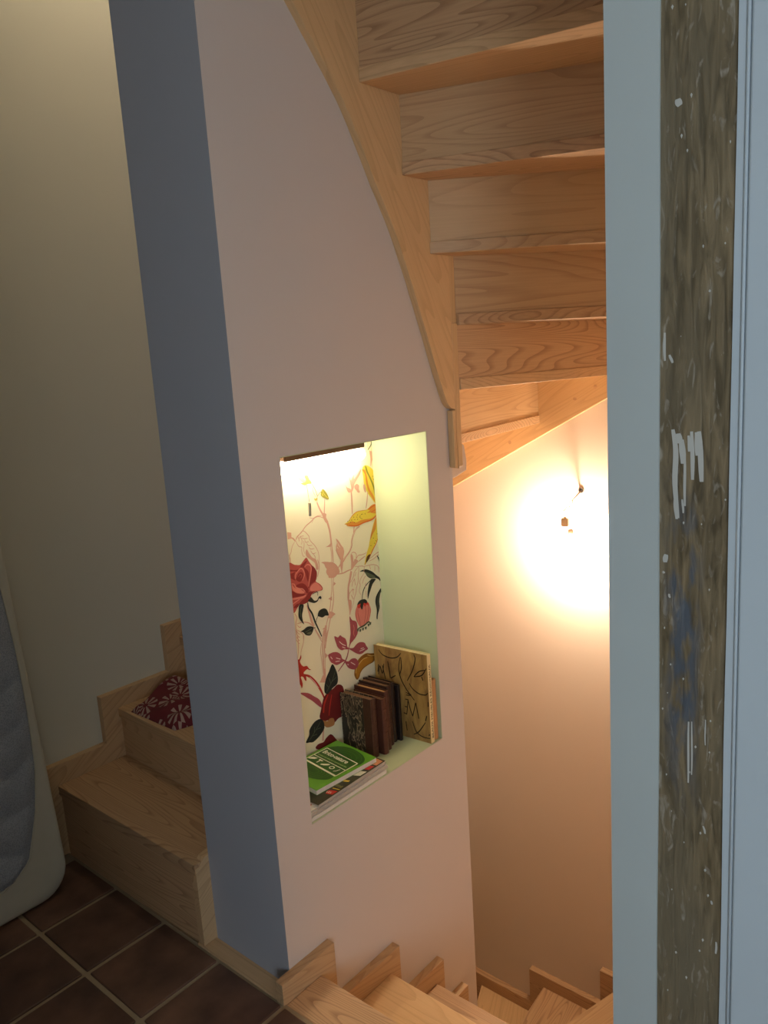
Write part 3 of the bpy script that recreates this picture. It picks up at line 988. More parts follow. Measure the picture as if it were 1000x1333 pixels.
    ('rosedark','f',0,'3505,10212 3635,10117 3721,9991 3751,9878 3705,9721 3642,9664 3496,9628 3386,9531 3363,9578 3471,9781 3535,9975 3562,10093'),
    ('rosedark','f',0,'2613,10285 2741,10244 2923,10188 3058,10176 2998,10129 2787,10181 2604,10206'),
    ('rosedark','f',0,'2601,10187 2754,10128 2890,10135 2847,10002 2889,9889 2762,9963 2592,10108'),
    ('rosedark','f',0,'2953,9976 3017,10062 3128,10076 3204,10015 3175,9878 3069,9801 2965,9849 2906,9926'),
    ('rosemid','l',28,'3006,9962 3081,10026 3144,9969 3094,9898'),
    ('rosedark','f',0,'2899,9742 3118,9747 3273,9644 3366,9473 3300,9386 3201,9496 3101,9596 2944,9658'),
    ('rosedark','f',0,'2539,9653 2748,9607 2898,9495 3111,9437 3243,9380 3157,9362 2886,9394 2700,9425 2521,9495'),
    ('rosedark','f',0,'3607,9355 3461,9321 3390,9192 3270,9121 3075,9123 2941,9161 3061,9242 3234,9299 3359,9412 3497,9385'),
    ('rosedark','f',0,'2748,9142 2863,9193 2956,9167 2878,9085 2744,9102'),
    ('rosepale','l',36,'2893,9929 2907,10049 3026,10142 3128,10189 3216,10116 3253,9962 3154,9821'),
    ('rosepale','l',37,'3279,10183 3368,10234 3476,10208 3537,10120 3505,9961 3423,9731 3377,9575'),
    ('rosepale','l',40,'2720,9830 2823,9793 2879,9686 3020,9607 3139,9565 3224,9459'),
    ('rosepale','f',0,'2744,9804 2837,9676 3044,9580 3196,9456 3111,9437 2900,9515 2751,9637'),
    ('rosepale','f',0,'3521,9600 3666,9626 3799,9527 3900,9394 3837,9347 3638,9379 3445,9431 3427,9520'),
    ('rosepale','l',60,'2563,9401 2881,9354 3126,9328 3241,9360'),
    ('rosepale','l',36,'2594,9207 2788,9255 2985,9305'),
    ('darkgreen','f',0,'3438,9243 3551,9106 3663,9085 3743,9159 3817,9171 3854,9107 3821,9073 3753,9114 3688,9046 3570,9026 3434,9075 3303,9164 3393,9213'),
    ('darkgreen','l',21,'3489,9313 3633,9333 3717,9315 3706,9212'),
    ('darkgreen','l',58,'3283,9117 3306,8942 3424,8738 3509,8477 3577,8307 3738,7932'),
    ('darkgreen','f',0,'2952,9137 3114,9101 3084,8963 3026,8812 3034,8641 3075,8512 2964,8641 2885,8790 2906,8972'),
    ('oliveg','l',24,'3029,9084 2970,8933 2965,8767'),
    ('darkgreen','f',0,'3639,8610 3711,8740 3889,8764 4028,8692 4096,8498 3950,8519 3830,8500 3720,8554'),
    ('darkgreen','l',21,'3653,8606 3586,8519 3546,8423'),
    ('darkgreen','f',0,'2916,8339 3044,8363 3189,8404 3354,8364 3432,8297 3375,8175 3269,8112 3106,8174 3008,8290'),
    ('oliveg','l',21,'3089,8264 3231,8284 3376,8304'),
    ('oliveg','f',0,'3139,8217 3281,8226 3348,8184 3244,8141'),
    ('darkgreen','l',19,'3417,8291 3516,8282'),
  ],
  'lantern_print': [
    ('darkgreen','l',38,'6097,9086 5890,9003 5749,8904 5651,8748 5599,8559'),
    ('darkgreen','f',0,'5596,9472 5712,9500 5905,9475 6156,9344 6341,9184 6498,9052 6623,8928 6427,9024 6266,9100 6069,9139 5915,9246 5830,9380 5739,9448'),
    ('oliveg','f',0,'5832,9402 6052,9302 6303,9136 6201,9128 6009,9199 5887,9298'),
    ('darkgreen','f',0,'6099,9108 6312,9054 6149,8935 6052,8800 5953,8644 5873,8506 5875,8688 5925,8857 6007,9018'),
    ('darkgreen','f',0,'6436,9801 6630,9699 6628,9504 6637,9248 6564,9381 6565,9565'),
    ('darkgreen','f',0,'6634,8692 6605,8572 6480,8524 6408,8311 6402,8079 6295,7853 6265,7722 6220,7782 6261,8027 6219,8294 6272,8488 6423,8632'),
    ('oliveg','l',30,'6541,8624 6372,8460 6333,8239 6329,8030'),
    ('rosepale','f',0,'5359,8422 5512,8492 5829,8403 5947,8255 5980,8084 5895,7901 5828,7736 5629,7727 5432,7718 5320,7889 5251,8091 5263,8269'),
    ('rosemid','l',22,'5404,8387 5368,8193 5421,7927 5450,7736'),
    ('rosemid','l',22,'5722,8319 5732,8087 5616,7754'),
    ('rosemid','l',22,'5871,8323 5842,8032 5732,7765'),
    ('rosemid','l',22,'5321,8365 5277,8152 5323,7911'),
    ('rosemid','l',23,'5943,8210 5939,8004 5833,7781'),
    ('red','f',0,'5360,8433 5480,8501 5832,8425 5917,8287 5791,8345 5720,8297 5631,8390 5527,8329 5399,8343'),
    ('darkgreen','f',0,'5362,8444 5419,8530 5552,8572 5744,8537 5833,8437 5778,8383 5669,8437 5604,8284 5552,8254 5500,8382 5524,8455 5411,8453'),
    ('olivedark','l',58,'5282,7673 5430,7696 5561,7702 5661,7718 5831,7759 5938,7668'),
    ('oliveg','p',0,'5373,7649 5476,7636 5441,7551 5384,7564'),
    ('oliveg','p',0,'5504,7655 5607,7642 5572,7556 5515,7569'),
    ('oliveg','p',0,'5634,7650 5739,7636 5704,7550 5645,7563'),
    ('oliveg','p',0,'5773,7711 5878,7698 5842,7612 5784,7625'),
    ('oliveg','p',0,'5265,7694 5367,7681 5332,7596 5275,7609'),
    ('oliveg','p',0,'5858,7732 5963,7719 5928,7632 5869,7645'),
  ],
  'sprig_print': [
    ('mauve','f',0,'4986,8192 5082,8051 5258,7908 5309,7779 5262,7634 5284,7535 5112,7430 5041,7355 4912,7396 4972,7610 4982,7856'),
    ('mauve','f',0,'4999,8036 5271,7934 5300,7663 5288,7544 5161,7422 4982,7338 4890,7266 4939,7513 5011,7752'),
    ('rosepale','l',27,'5123,7878 5152,7749 5111,7620 5140,7490'),
    ('mauve','l',47,'4894,7305 4818,7109 4745,6951 4634,6827 4471,6722 4309,6618'),
    ('mauve','f',0,'4270,7774 4410,7690 4510,7728 4597,7651 4725,7551 4779,7403 4791,7258 4882,7188 4824,7167 4662,7220 4526,7235 4376,7374 4312,7534 4272,7665'),
    ('mauve','f',0,'4854,7187 5047,7144 5167,7197 5343,7232 5567,7149 5642,7022 5717,6894 5567,6861 5446,6828 5303,6845 5140,6941 4982,7064'),
    ('mauve','f',0,'3934,7264 4071,7297 4204,7282 4360,7220 4484,7099 4524,6965 4652,6861 4512,6849 4373,6836 4239,6853 4114,6946 4016,7039'),
    ('mauve','f',0,'4623,6851 4784,6786 4928,6818 5095,6782 5199,6675 5242,6537 5087,6426 4921,6474 4762,6580 4678,6711'),
    ('rosewhite','l',25,'4449,7549 4573,7420 4728,7319'),
    ('rosewhite','l',25,'4564,7333 4693,7250'),
    ('rosewhite','l',26,'5377,7005 5521,6989'),
    ('rosewhite','l',26,'5313,6945 5457,6938 5575,6941'),
    ('rosewhite','l',25,'4263,7074 4443,6973'),
    ('rosewhite','l',25,'4224,6968 4410,6924'),
    ('rosewhite','l',26,'4889,6719 5073,6574'),
    ('rosewhite','l',25,'4033,7191 4102,7089'),
    ('rosewhite','l',26,'4734,6712 4785,6664'),
  ],
  'pepper_print': [
    ('ochredark','f',0,'6064,6612 5789,6714 5616,6771 5410,6758 5229,6685 5101,6565 5025,6386 5009,6227 5106,6058 5227,6108 5298,6228 5453,6319 5693,6360 5904,6372 6033,6454'),
    ('ochre','f',0,'5920,6534 5691,6632 5486,6639 5304,6577 5176,6457 5102,6297 5102,6153 5169,6108 5272,6258 5428,6359 5667,6390 5879,6422'),
    ('ochrepale','l',32,'5660,6622 5455,6629 5272,6547 5132,6451 5072,6287'),
    ('ochrepale','l',28,'5669,6702 5838,6614 5984,6575'),
  ],
  'crimson_print': [
    ('crimson','f',0,'2631,7550 2758,7535 2845,7648 2853,7560 2787,7469 2830,7354 2913,7268 3041,7238 3123,7123 3193,7070 3118,7082 3048,7135 2932,7104 2890,7061 2970,6946 2973,6801 2920,6835 2859,6957 2770,6989 2808,6832 2813,6715 2768,6645 2709,6782 2553,6868'),
    ('crimson','l',83,'2867,7026 3079,6907 3250,6730 3417,6493 3545,6239 3637,5996'),
    ('rosewhite','l',17,'3112,6861 3281,6660 3445,6394'),
    ('mauve','f',0,'2679,6520 2878,6460 3056,6364 3230,6210 3407,6054 3504,5868 3473,5761 3313,5912 3141,6097 2967,6251 2865,6348'),
    ('crimsondark','f',0,'4265,6211 4015,6153 3853,6153 3643,6053 3548,5910 3441,5654 3382,5469 3520,5293 3753,5229 3937,5062 4150,5129 4408,5210 4489,5977'),
    ('crimson','l',69,'3802,6053 3618,5824 3548,5552'),
    ('crimson','l',47,'3957,5994 3842,5677 3768,5374'),
    ('tan','f',0,'3485,5337 3673,5231 3798,5271 3953,5208 3973,5017 3808,4994 3614,5059 3510,5207'),
    ('darkgreen','f',0,'4079,6938 4200,6746 4274,6480 4229,6255 4018,6182 3805,6081 3675,6160 3678,6368 3782,6597 3919,6756'),
    ('oliveg','l',17,'4194,6689 4001,6398 3732,6139'),
    ('oliveg','l',17,'3956,6355 3897,6555'),
    ('oliveg','l',17,'4001,6398 4212,6472'),
    ('oliveg','l',17,'3847,6275 3760,6397'),
    ('darkgreen','f',0,'2742,4932 2895,5104 2932,5266 3142,5417 3377,5426 3520,5293 3536,5076 3403,4950 3237,4870 3036,4821 2888,4870'),
    ('oliveg','l',17,'3406,5339 3191,5159 2854,4914'),
    ('oliveg','l',17,'3191,5159 3384,5138'),
    ('oliveg','l',17,'3107,5104 3144,5267'),
    ('oliveg','l',17,'3002,5029 3212,5000'),
    ('crimsondark','f',0,'3124,4558 3214,4669 3449,4644 3577,4725 3783,4760 3963,4546 4064,4333 3651,4296'),
  ],
}

INK = dict(cream=(236, 228, 200), salmon=(214, 166, 146), rosepale=(222, 132, 120), rosemid=(184, 84, 78), rosedark=(140, 46, 46), rosewhite=(240, 214, 206),
           red=(206, 64, 52), darkgreen=(38, 42, 38), oliveg=(94, 100, 78), olive=(140, 136, 52), oliveyel=(196, 182, 78), olivedark=(76, 80, 58), brown=(128, 92, 58),
           yellow=(226, 200, 72), orange=(214, 140, 56), deeporange=(206, 92, 30), umber=(96, 60, 26), mauve=(168, 80, 88), ochre=(184, 126, 40), ochredark=(150, 98, 30),
           ochrepale=(226, 190, 110), crimson=(180, 48, 38), crimsondark=(112, 30, 30), tan=(176, 122, 74))
INKM = {k: plain('ink_' + k, v, 0.7, 0.05, 60) for k, v in INK.items()}
for motif, items in PRINTS.items():
    mb = MB()
    used = []
    lev = 0.0006 if motif in ('briar_print', 'leaf_print') else 0.0012
    if motif == 'leaf_print':
        lev = 0.0007
    for (col, kind, w, pts) in items:
        P = [tuple(float(v) / 1e4 for v in q.split(',')) for q in pts.split()]
        P = [(min(a + 1.2, NX1 - 0.002), min(b, NZ1 - 0.001)) for a, b in P]
        if col not in used:
            used.append(col)
        mi = used.index(col)
        y = NY - lev
        lev += 0.000015
        fn = lambda a, b: (min(a, NX1 - 0.0018), y, min(b, NZ1 - 0.0005))
        if kind == 'l':
            flat_stroke(mb, catmull(P, False, 4) if len(P) > 2 else P, w / 1e4, fn, mi)
        else:
            Q = catmull(P, True, 4) if kind == 'f' else P
            flat_poly(mb, Q, fn, mi)
    ob = mb.build(motif, [INKM[c] for c in used], paper)

# ------------------------------------------------------------------ lamps
# bare bulb hanging by its wires from a hole in the far wall
bl = thing('bare_bulb', 'glowing bare bulb hanging by loose wires from a hole in the far wall', 'light bulb', (3.02, 1.544, 1.002))
M_DARK = plain('dark_hole', (40, 32, 26), 0.8)
M_WIRE = plain('wire_insulation', (150, 122, 98), 0.4)
M_CONN = plain('terminal_block', (216, 196, 170), 0.4)
M_GLASS = emissive('bulb_glow', WARM, BULB_STRENGTH)
hole = MB()
hole.tube([(3.0195, 1.544, 1.002), (3.016, 1.544, 1.002)], 0.011, 14, 0)
hole.build('hole', M_DARK, bl)
rg = MB()
pts = [(3.017, 1.544 + 0.0115 * math.cos(a * math.pi / 8), 1.002 + 0.0115 * math.sin(a * math.pi / 8)) for a in range(17)]
rg.tube(pts, 0.002, 6, caps=False).build('ring', plain('metal_ring', (150, 140, 130), 0.35, metal=0.6), bl, smooth=True)
BX, BY, BZ = 2.922, 1.545, 0.80
for P in ([(3.018, 1.544, 1.0), (2.985, 1.556, 0.975), (2.955, 1.572, 0.955), (2.950, 1.562, 0.94), (2.925, 1.575, 0.93), (2.90, 1.552, 0.915), (2.878, 1.546, 0.904)],
          [(3.018, 1.546, 1.0), (2.98, 1.562, 0.968), (2.956, 1.556, 0.951), (2.945, 1.576, 0.940), (2.935, 1.60, 0.935), (2.925, 1.64, 0.930)],
          [(2.95, 1.57, 0.943), (2.935, 1.588, 0.925), (2.925, 1.605, 0.905)],
          [(2.878, 1.543, 0.886), (2.885, 1.541, 0.873), (2.905, 1.544, 0.863), (BX - 0.003, BY, BZ + 0.056)],
          [(2.878, 1.549, 0.886), (2.882, 1.550, 0.870), (2.905, 1.548, 0.860), (BX + 0.003, BY, BZ + 0.056)]):
    MB().tube(catmull(P, False, 5), 0.0021, 6).build('wire', M_WIRE, bl, smooth=True)
MB().box(2.868, 2.886, 1.530, 1.561, 0.876, 0.910).box(2.873, 2.881, 1.540, 1.552, 0.910, 0.918).build('connector', M_CONN, bl, bevel=0.002)
MB().lathe([(0.001, 0.058), (0.008, 0.057), (0.012, 0.05), (0.014, 0.03), (0.014, 0.022), (0.001, 0.022)], (BX, BY, BZ), 16).build('socket', M_CONN, bl, smooth=True)
prof = [(0.0005, -0.034), (0.012, -0.031), (0.022, -0.022), (0.0275, -0.008), (0.027, 0.004), (0.022, 0.013), (0.014, 0.020), (0.0005, 0.0215)]
MB().lathe(prof, (BX, BY, BZ), 18).build('glass', M_GLASS, bl, smooth=True)

# strip lamp under the top of the niche, with a pull cord
sl = thing('strip_lamp', 'white glowing strip lamp with pull cord under the niche top', 'lamp', (1.6, 1.63, 1.378))
M_LBASE = plain('lamp_base_brown', (92, 62, 46), 0.35)
MB().box(1.44, 1.765, 1.606, 1.652, 1.338, 1.3775).build('base', M_LBASE, sl, bevel=0.004)
MB().tube([(1.42, 1.631, 1.318), (1.424, 1.631, 1.318), (1.432, 1.631, 1.318), (1.765, 1.631, 1.318), (1.775, 1.631, 1.318), (1.781, 1.631, 1.318)], [0.008, 0.015, 0.019, 0.019, 0.015, 0.008], 16).build('diffuser', emissive('lamp_glow', (1.0, 0.84, 0.61), NICHE_STRENGTH), sl, smooth=True)
MB().tube([(1.515, 1.612, 1.306), (1.513, 1.60, 1.215)], 0.0007, 5).build('cord', M_WIRE, sl)
MB().tube([(1.513, 1.60, 1.216), (1.511, 1.60, 1.178)], 0.0042, 10).build('toggle', plain('toggle_grey', (150, 140, 128), 0.4), sl, bevel=0.001)

# lamp over the upper stairs, whose light falls down the cream wall
pl = thing('pendant_lamp', 'globe lamp hanging high above the left flight of stairs', 'lamp', (1.62, 2.2, ZTOP))
MB().tube([(1.62, 2.2, ZTOP), (1.62, 2.2, 3.62)], 0.003, 6).build('flex', M_DARK, pl)
MB().lathe([(0.0005, -0.09), (0.05, -0.075), (0.085, -0.03), (0.09, 0.0), (0.085, 0.03), (0.05, 0.075), (0.0005, 0.09)], (1.62, 2.2, 3.53), 20).build('globe', emissive('globe_glow', (1.0, 0.87, 0.64), UPSTAIRS_STRENGTH), pl, smooth=True)
MB().lathe([(0.03, 0.075), (0.03, 0.1), (0.005, 0.11)], (1.62, 2.2, 3.53), 14).build('cap', M_DARK, pl)

# ------------------------------------------------------------------ books in the niche
SH = NZ0


def marble_mat():
    m, nt, b, N, L = new_mat('marbled_paper')
    tc = N.new('ShaderNodeTexCoord')
    mp = N.new('ShaderNodeMapping')
    mp.inputs['Scale'].default_value = (34, 58, 22)
    L.new(tc.outputs['Object'], mp.inputs['Vector'])
    nz = N.new('ShaderNodeTexNoise')
    nz.inputs['Scale'].default_value = 1.0
    nz.inputs['Detail'].default_value = 4
    nz.inputs['Distortion'].default_value = 1.6
    L.new(mp.outputs['Vector'], nz.inputs['Vector'])
    rp = N.new('ShaderNodeValToRGB')
    e = rp.color_ramp.elements
    e[0].position, e[0].color = 0.0, (*lin((26, 22, 20)), 1)
    e[1].position, e[1].color = 0.46, (*lin((34, 28, 24)), 1)
    for p, c in ((0.5, (170, 150, 122)), (0.54, (60, 48, 38)), (0.62, (30, 25, 22)), (0.68, (120, 104, 84)), (0.74, (36, 30, 26))):
        x = e.new(p)
        x.color = (*lin(c), 1)
    L.new(nz.outputs['Fac'], rp.inputs['Fac'])
    L.new(rp.outputs['Color'], b.inputs['Base Color'])
    b.inputs['Roughness'].default_value = 0.45
    return m


M_MARBLE = marble_mat()
M_L = [plain('leather_' + n, c, 0.42, 0.25, 60, 0.3, 220) for n, c in (('brown', (72, 44, 34)), ('red_brown', (86, 50, 38)), ('chestnut', (82, 48, 37)), ('dark', (46, 33, 28)), ('black', (36, 28, 26)), ('umber', (60, 40, 32)))]
M_PG = [plain('pages_' + n, c, 0.85, 0.12, 90) for n, c in (('brown', (110, 80, 58)), ('tan', (164, 126, 84)), ('ivory', (214, 200, 160)), ('white', (222, 214, 204)))]


def tr(px, py, ang):
    c, s = math.cos(ang), math.sin(ang)
    return lambda x, y: (px + x * c - y * s, py + x * s + y * c)


def bound_book(label, x0, w, ys, depth, h, leather, pages, board, group, ang=0.0, bands=True):
    """upright book, spine towards the room; local x across the thickness, y from spine to fore-edge"""
    T = tr(x0, ys, ang)
    t = thing('book', label, 'book', (*T(w / 2, depth / 2), SH), group)

    def bx(a0, a1, b0, b1, c0, c1, name, m, par, bev=0.0008):
        return MB().prism([(a0, b0), (a1, b0), (a1, b1), (a0, b1)], lambda a, b: (*T(a, b), SH + c0), lambda a, b: (*T(a, b), SH + c1)).build(name, m, par, bevel=bev)
    bt = 0.0024
    bx(bt, w - bt, 0.004, depth - 0.004, 0.0025, h - 0.0045, 'page_block', pages, t, 0)
    c1 = bx(0, bt, 0.004, depth, 0.0004, h, 'front_cover', leather if board is None else board, t)
    bx(w - bt, w, 0.004, depth, 0.0004, h, 'back_cover', leather if board is None else board, t)
    if board is not None:
        bx(-0.0006, bt, 0.002, 0.032, 0.0003, h + 0.0003, 'leather_strip', leather, t)
    arc = [(w / 2 - math.cos(a * math.pi / 10) * w / 2, 0.005 - math.sin(a * math.pi / 10) * min(0.006, w * 0.3)) for a in range(11)]
    arc += [(w, 0.006), (0, 0.006)]
    sp = MB().prism(arc, lambda a, b: (*T(a, b), SH + 0.0004), lambda a, b: (*T(a, b), SH + h)).build('spine', leather, t, bevel=0.0006)
    if bands:
        for i in range(4):
            zz = h * (0.17 + 0.21 * i)
            a2 = [(w / 2 - math.cos(a * math.pi / 10) * (w / 2 + 0.0003), 0.0048 - math.sin(a * math.pi / 10) * (min(0.006, w * 0.3) + 0.0012)) for a in range(11)]
            MB().prism(a2, lambda a, b: (*T(a, b), SH + zz), lambda a, b: (*T(a, b), SH + zz + 0.0035)).build('spine_band', leather, sp, bevel=0.0007)
    return t


GB = 'old leather books in the niche'
bound_book('old leather book with black marbled cover, leftmost of the upright row', 1.6330, 0.0270, 1.5330, 0.122, 0.190, M_L[0], M_PG[0], M_MARBLE, GB, 0.06)
bound_book('red-brown leather book standing right beside the marbled book', 1.6680, 0.0230, 1.5200, 0.128, 0.181, M_L[1], M_PG[0], None, GB, 0.05)
bound_book('chestnut leather book with tan page tops, third from the left', 1.6945, 0.0210, 1.5300, 0.122, 0.192, M_L[2], M_PG[1], None, GB, 0.05)
bound_book('taller brown leather book, fourth from the left in the row', 1.7190, 0.0235, 1.5420, 0.112, 0.199, M_L[5], M_PG[0], None, GB, 0.05)
bound_book('dark leather book with worn top, second last of the leather row', 1.7460, 0.0170, 1.5470, 0.105, 0.198, M_L[3], M_PG[0], None, GB, 0.04, False)
bound_book('thin black leather book standing next to the scribbled wooden-look cover', 1.7655, 0.0130, 1.5360, 0.110, 0.186, M_L[4], M_PG[0], None, GB, 0.03, False)


def boardart_mat():
    m, nt, b, N, L = new_mat('ochre_cover')
    tc = N.new('ShaderNodeTexCoord')
    mp = N.new('ShaderNodeMapping')
    mp.inputs['Scale'].default_value = (30, 26, 9)
    L.new(tc.outputs['Object'], mp.inputs['Vector'])
    nz = N.new('ShaderNodeTexNoise')
    nz.inputs['Scale'].default_value = 1
    nz.inputs['Detail'].default_value = 4
    nz.inputs['Distortion'].default_value = 1.2
    L.new(mp.outputs['Vector'], nz.inputs['Vector'])
    rp = N.new('ShaderNodeValToRGB')
    rp.color_ramp.elements[0].position, rp.color_ramp.elements[0].color = 0.3, (*lin((128, 92, 52)), 1)
    rp.color_ramp.elements[1].position, rp.color_ramp.elements[1].color = 0.7, (*lin((182, 148, 86)), 1)
    L.new(nz.outputs['Fac'], rp.inputs['Fac'])
    L.new(rp.outputs['Color'], b.inputs['Base Color'])
    b.inputs['Roughness'].default_value = 0.35
    return m


M_OCHRE = boardart_mat()
M_CREAMP = plain('book_spine_cream', (226, 210, 160), 0.5, 0.05, 40)
M_INKB = plain('brown_black_ink', (44, 30, 18), 0.5)
bp_ = thing('book', 'large ochre picture book with dark scribbled cover and cream lettered spine', 'book', (1.81, 1.55, SH))
ang = math.atan2(0.013, 0.204)
T = tr(1.803, 1.4465, ang)
BW, BD, BH = 0.0195, 0.205, 0.292


def lb(a0, a1, b0, b1, c0, c1, name, m, bev=0.0006):
    return MB().prism([(a0, b0), (a1, b0), (a1, b1), (a0, b1)], lambda a, b: (*T(a, b), SH + c0), lambda a, b: (*T(a, b), SH + c1)).build(name, m, bp_, bevel=bev)


lb(0.0026, BW - 0.0026, 0.003, BD - 0.003, 0.003, BH - 0.003, 'page_block', M_PG[2], 0)
fc = lb(0, 0.0026, 0.0, BD, 0.0005, BH, 'front_cover', M_OCHRE)
lb(BW - 0.0026, BW, 0.0, BD, 0.0005, BH, 'back_cover', M_CREAMP)
spn = lb(0.0008, BW - 0.0008, -0.0008, 0.0022, 0.0006, BH - 0.0006, 'spine', M_CREAMP)
STROKES = [[(0.1008, 0.2684), (0.1085, 0.2322), (0.1034, 0.1983), (0.0854, 0.167), (0.0621, 0.1413), (0.0551, 0.1341)], [(0.0982, 0.2689), (0.0982, 0.2342), (0.1079, 0.2061)], [(0.1511, 0.246), (0.1459, 0.2118), (0.145, 0.1899)], [(0.1733, 0.2286), (0.1697, 0.2071), (0.1639, 0.1817)], [(0.1891, 0.2278), (0.1938, 0.2024)], [(0.1918, 0.1939), (0.1841, 0.2243), (0.1756, 0.1993), (0.1676, 0.2341)], [(0.1849, 0.2795), (0.1704, 0.2645), (0.1397, 0.2591), (0.1136, 0.2661), (0.0973, 0.282)], [(0.0472, 0.2868), (0.0434, 0.2705), (0.0557, 0.2338), (0.0784, 0.1946)], [(0.0522, 0.2129), (0.0221, 0.2232), (-0.0038, 0.2496)], [(0.0522, 0.2129), (0.0311, 0.2343), (0.0062, 0.2434)], [(0.0223, 0.2189), (0.0182, 0.2069)], [(0.0714, 0.1873), (0.06, 0.1723), (0.036, 0.16), (0.0115, 0.161), (-0.0084, 0.1696)], [(0.0797, 0.1308), (0.088, 0.08)], [(0.0904, 0.1305), (0.0785, 0.1306)], [(0.0934, 0.1049), (0.0838, 0.1053)], [(0.0998, 0.0825), (0.0873, 0.0802)], [(0.0797, 0.1297), (0.0734, 0.1011), (0.0656, 0.0779)], [(0.0656, 0.0779), (0.0505, 0.1269)], [(0.0505, 0.1269), (0.0423, 0.0751)], [(0.011, 0.0917), (0.0171, 0.0728)], [(0.0934, 0.0546), (0.0904, 0.024)], [(0.0676, 0.0608), (0.0547, 0.0284), (0.0306, 0.0167), (0.001, 0.0175)], [(0.0174, 0.0684), (0.0446, 0.0309), (0.0656, 0.0168)], [(0.0041, 0.1237), (-0.0065, 0.1391)], [(0.1424, 0.1904), (0.1234, 0.203)], [(0.0863, 0.1536), (0.0665, 0.1491), (0.087, 0.1447)], [(0.0078, 0.0268), (0.0002, 0.0309)]]
mb = MB()
for s in STROKES:
    s = [(max(min(a, BD - 0.003), 0.003), max(min(b, BH - 0.005), 0.004)) for a, b in s]
    flat_stroke(mb, catmull(s, False, 4) if len(s) > 2 else s, 0.0038, lambda a, b: (*T(-0.0004, a), SH + b), 0)
mb.build('cover_drawing', M_INKB, fc)
o0 = T(BW / 2 + 0.0045, -0.0012)
text_mesh('lettering', 'BEAUX MEUBLES R\u00c9GIONAUX', 0.0120, M_INKB, spn, (o0[0], o0[1], SH + 0.016), (0, 0, 1), (-1, 0, 0), 0.0002, sx=1.5)
bound_book('small orange-brown paperback squeezed between the ochre book and niche side', 1.8300, 0.0215, 1.4520, 0.130, 0.199, plain('orange_cover', (188, 138, 90), 0.5, 0.15, 60), M_PG[1], None, GB, 0.0, False)

# ------------------------------------------------------------------ magazines and the green paperback lying flat
M_WHITEP = plain('magazine_white', (220, 212, 204), 0.35, 0.05, 60)
M_GREYP = plain('magazine_grey', (178, 170, 160), 0.4, 0.08, 60)
M_DKCOV = plain('magazine_dark_cover', (52, 52, 34), 0.3, 0.6, 40)
M_REDI = plain('magazine_red', (198, 40, 34), 0.35)
M_YELI = plain('magazine_yellow', (226, 190, 60), 0.35)
M_PEACH = plain('magazine_peach', (216, 150, 110), 0.35, 0.3, 90)
M_WINK = plain('white_ink', (232, 228, 206), 0.5)


def magazine(label, x0, x1, y0, y1, z0, z1, cover, edge, ang=0.0):
    Tm = tr(x0, y0, ang)
    w, d = x1 - x0, y1 - y0
    t = thing('magazine', label, 'magazine', (*Tm(w / 2, d / 2), z0), 'magazines lying in the niche')

    def bx(a0, a1, b0, b1, c0, c1, name, m):
        return MB().prism([(a0, b0), (a1, b0), (a1, b1), (a0, b1)], lambda a, b: (*Tm(a, b), c0), lambda a, b: (*Tm(a, b), c1)).build(name, m, t, bevel=0.0004)
    bx(0.0008, w - 0.0008, 0.0012, d, z0 + 0.0007, z1 - 0.0007, 'page_block', edge)
    c = bx(0, w, 0, d, z1 - 0.0007, z1, 'front_cover', cover)
    bx(0, w, 0, d, z0, z0 + 0.0007, 'back_cover', M_WHITEP)
    bx(0, w, -0.0004, 0.0012, z0 + 0.0002, z1 - 0.0002, 'spine', edge)
    return t, c


magazine('white-spined magazine at the bottom of the flat pile', 1.2835, 1.588, 1.4475, 1.652, SH + 0.0003, SH + 0.0105, M_WHITEP, M_WHITEP)
magazine('grey-edged magazine lying second from the bottom of the flat pile', 1.2825, 1.600, 1.4520, 1.653, SH + 0.0109, SH + 0.0210, M_WHITEP, M_GREYP, 0.0)
tm, tc_ = magazine('white magazine with red title letters, third from the bottom of the pile', 1.2830, 1.590, 1.4560, 1.654, SH + 0.0214, SH + 0.0262, M_WHITEP, M_GREYP)
zc = SH + 0.0264
mb = MB()
for P in ([(1.286, 1.505), (1.300, 1.505), (1.300, 1.478), (1.286, 1.478)], [(1.304, 1.500), (1.316, 1.500), (1.316, 1.476), (1.304, 1.476)], [(1.288, 1.472), (1.298, 1.472), (1.298, 1.462), (1.288, 1.462)]):
    flat_poly(mb, P, lambda a, b: (a, b, zc), 0)
mb.build('red_title', M_REDI, tc_)
tm, tc_ = magazine('dark-covered magazine with red and yellow headlines under the green paperback', 1.314, 1.597, 1.4510, 1.653, SH + 0.0266, SH + 0.0334, M_DKCOV, M_GREYP, 0.02)
zd = SH + 0.0337
for P, m_ in (([(1.3663, 1.4768), (1.3730, 1.4570), (1.3934, 1.4570), (1.3858, 1.4817)], M_REDI), ([(1.520, 1.488), (1.529, 1.462), (1.553, 1.462), (1.545, 1.488)], M_REDI),
              ([(1.3965, 1.4800), (1.4012, 1.4580), (1.4045, 1.4580), (1.3998, 1.4800)], M_YELI), ([(1.440, 1.482), (1.446, 1.466), (1.455, 1.466), (1.449, 1.482)], M_YELI),
              ([(1.478, 1.485), (1.490, 1.460), (1.518, 1.460), (1.508, 1.485)], M_WINK), ([(1.556, 1.486), (1.560, 1.460), (1.590, 1.460), (1.592, 1.486)], M_PEACH)):
    mb = MB()
    flat_poly(mb, P, lambda a, b: (a, b, zd), 0)
    mb.build('printed_block', m_, tc_)
text_mesh('lettering', 'LES', 0.011, M_WINK, tc_, (1.3715, 1.4800, zd + 0.0003), (0.2, -1, 0), (1, 0.2, 0), 0.0001)
rs = random.Random(11)
mb = MB()
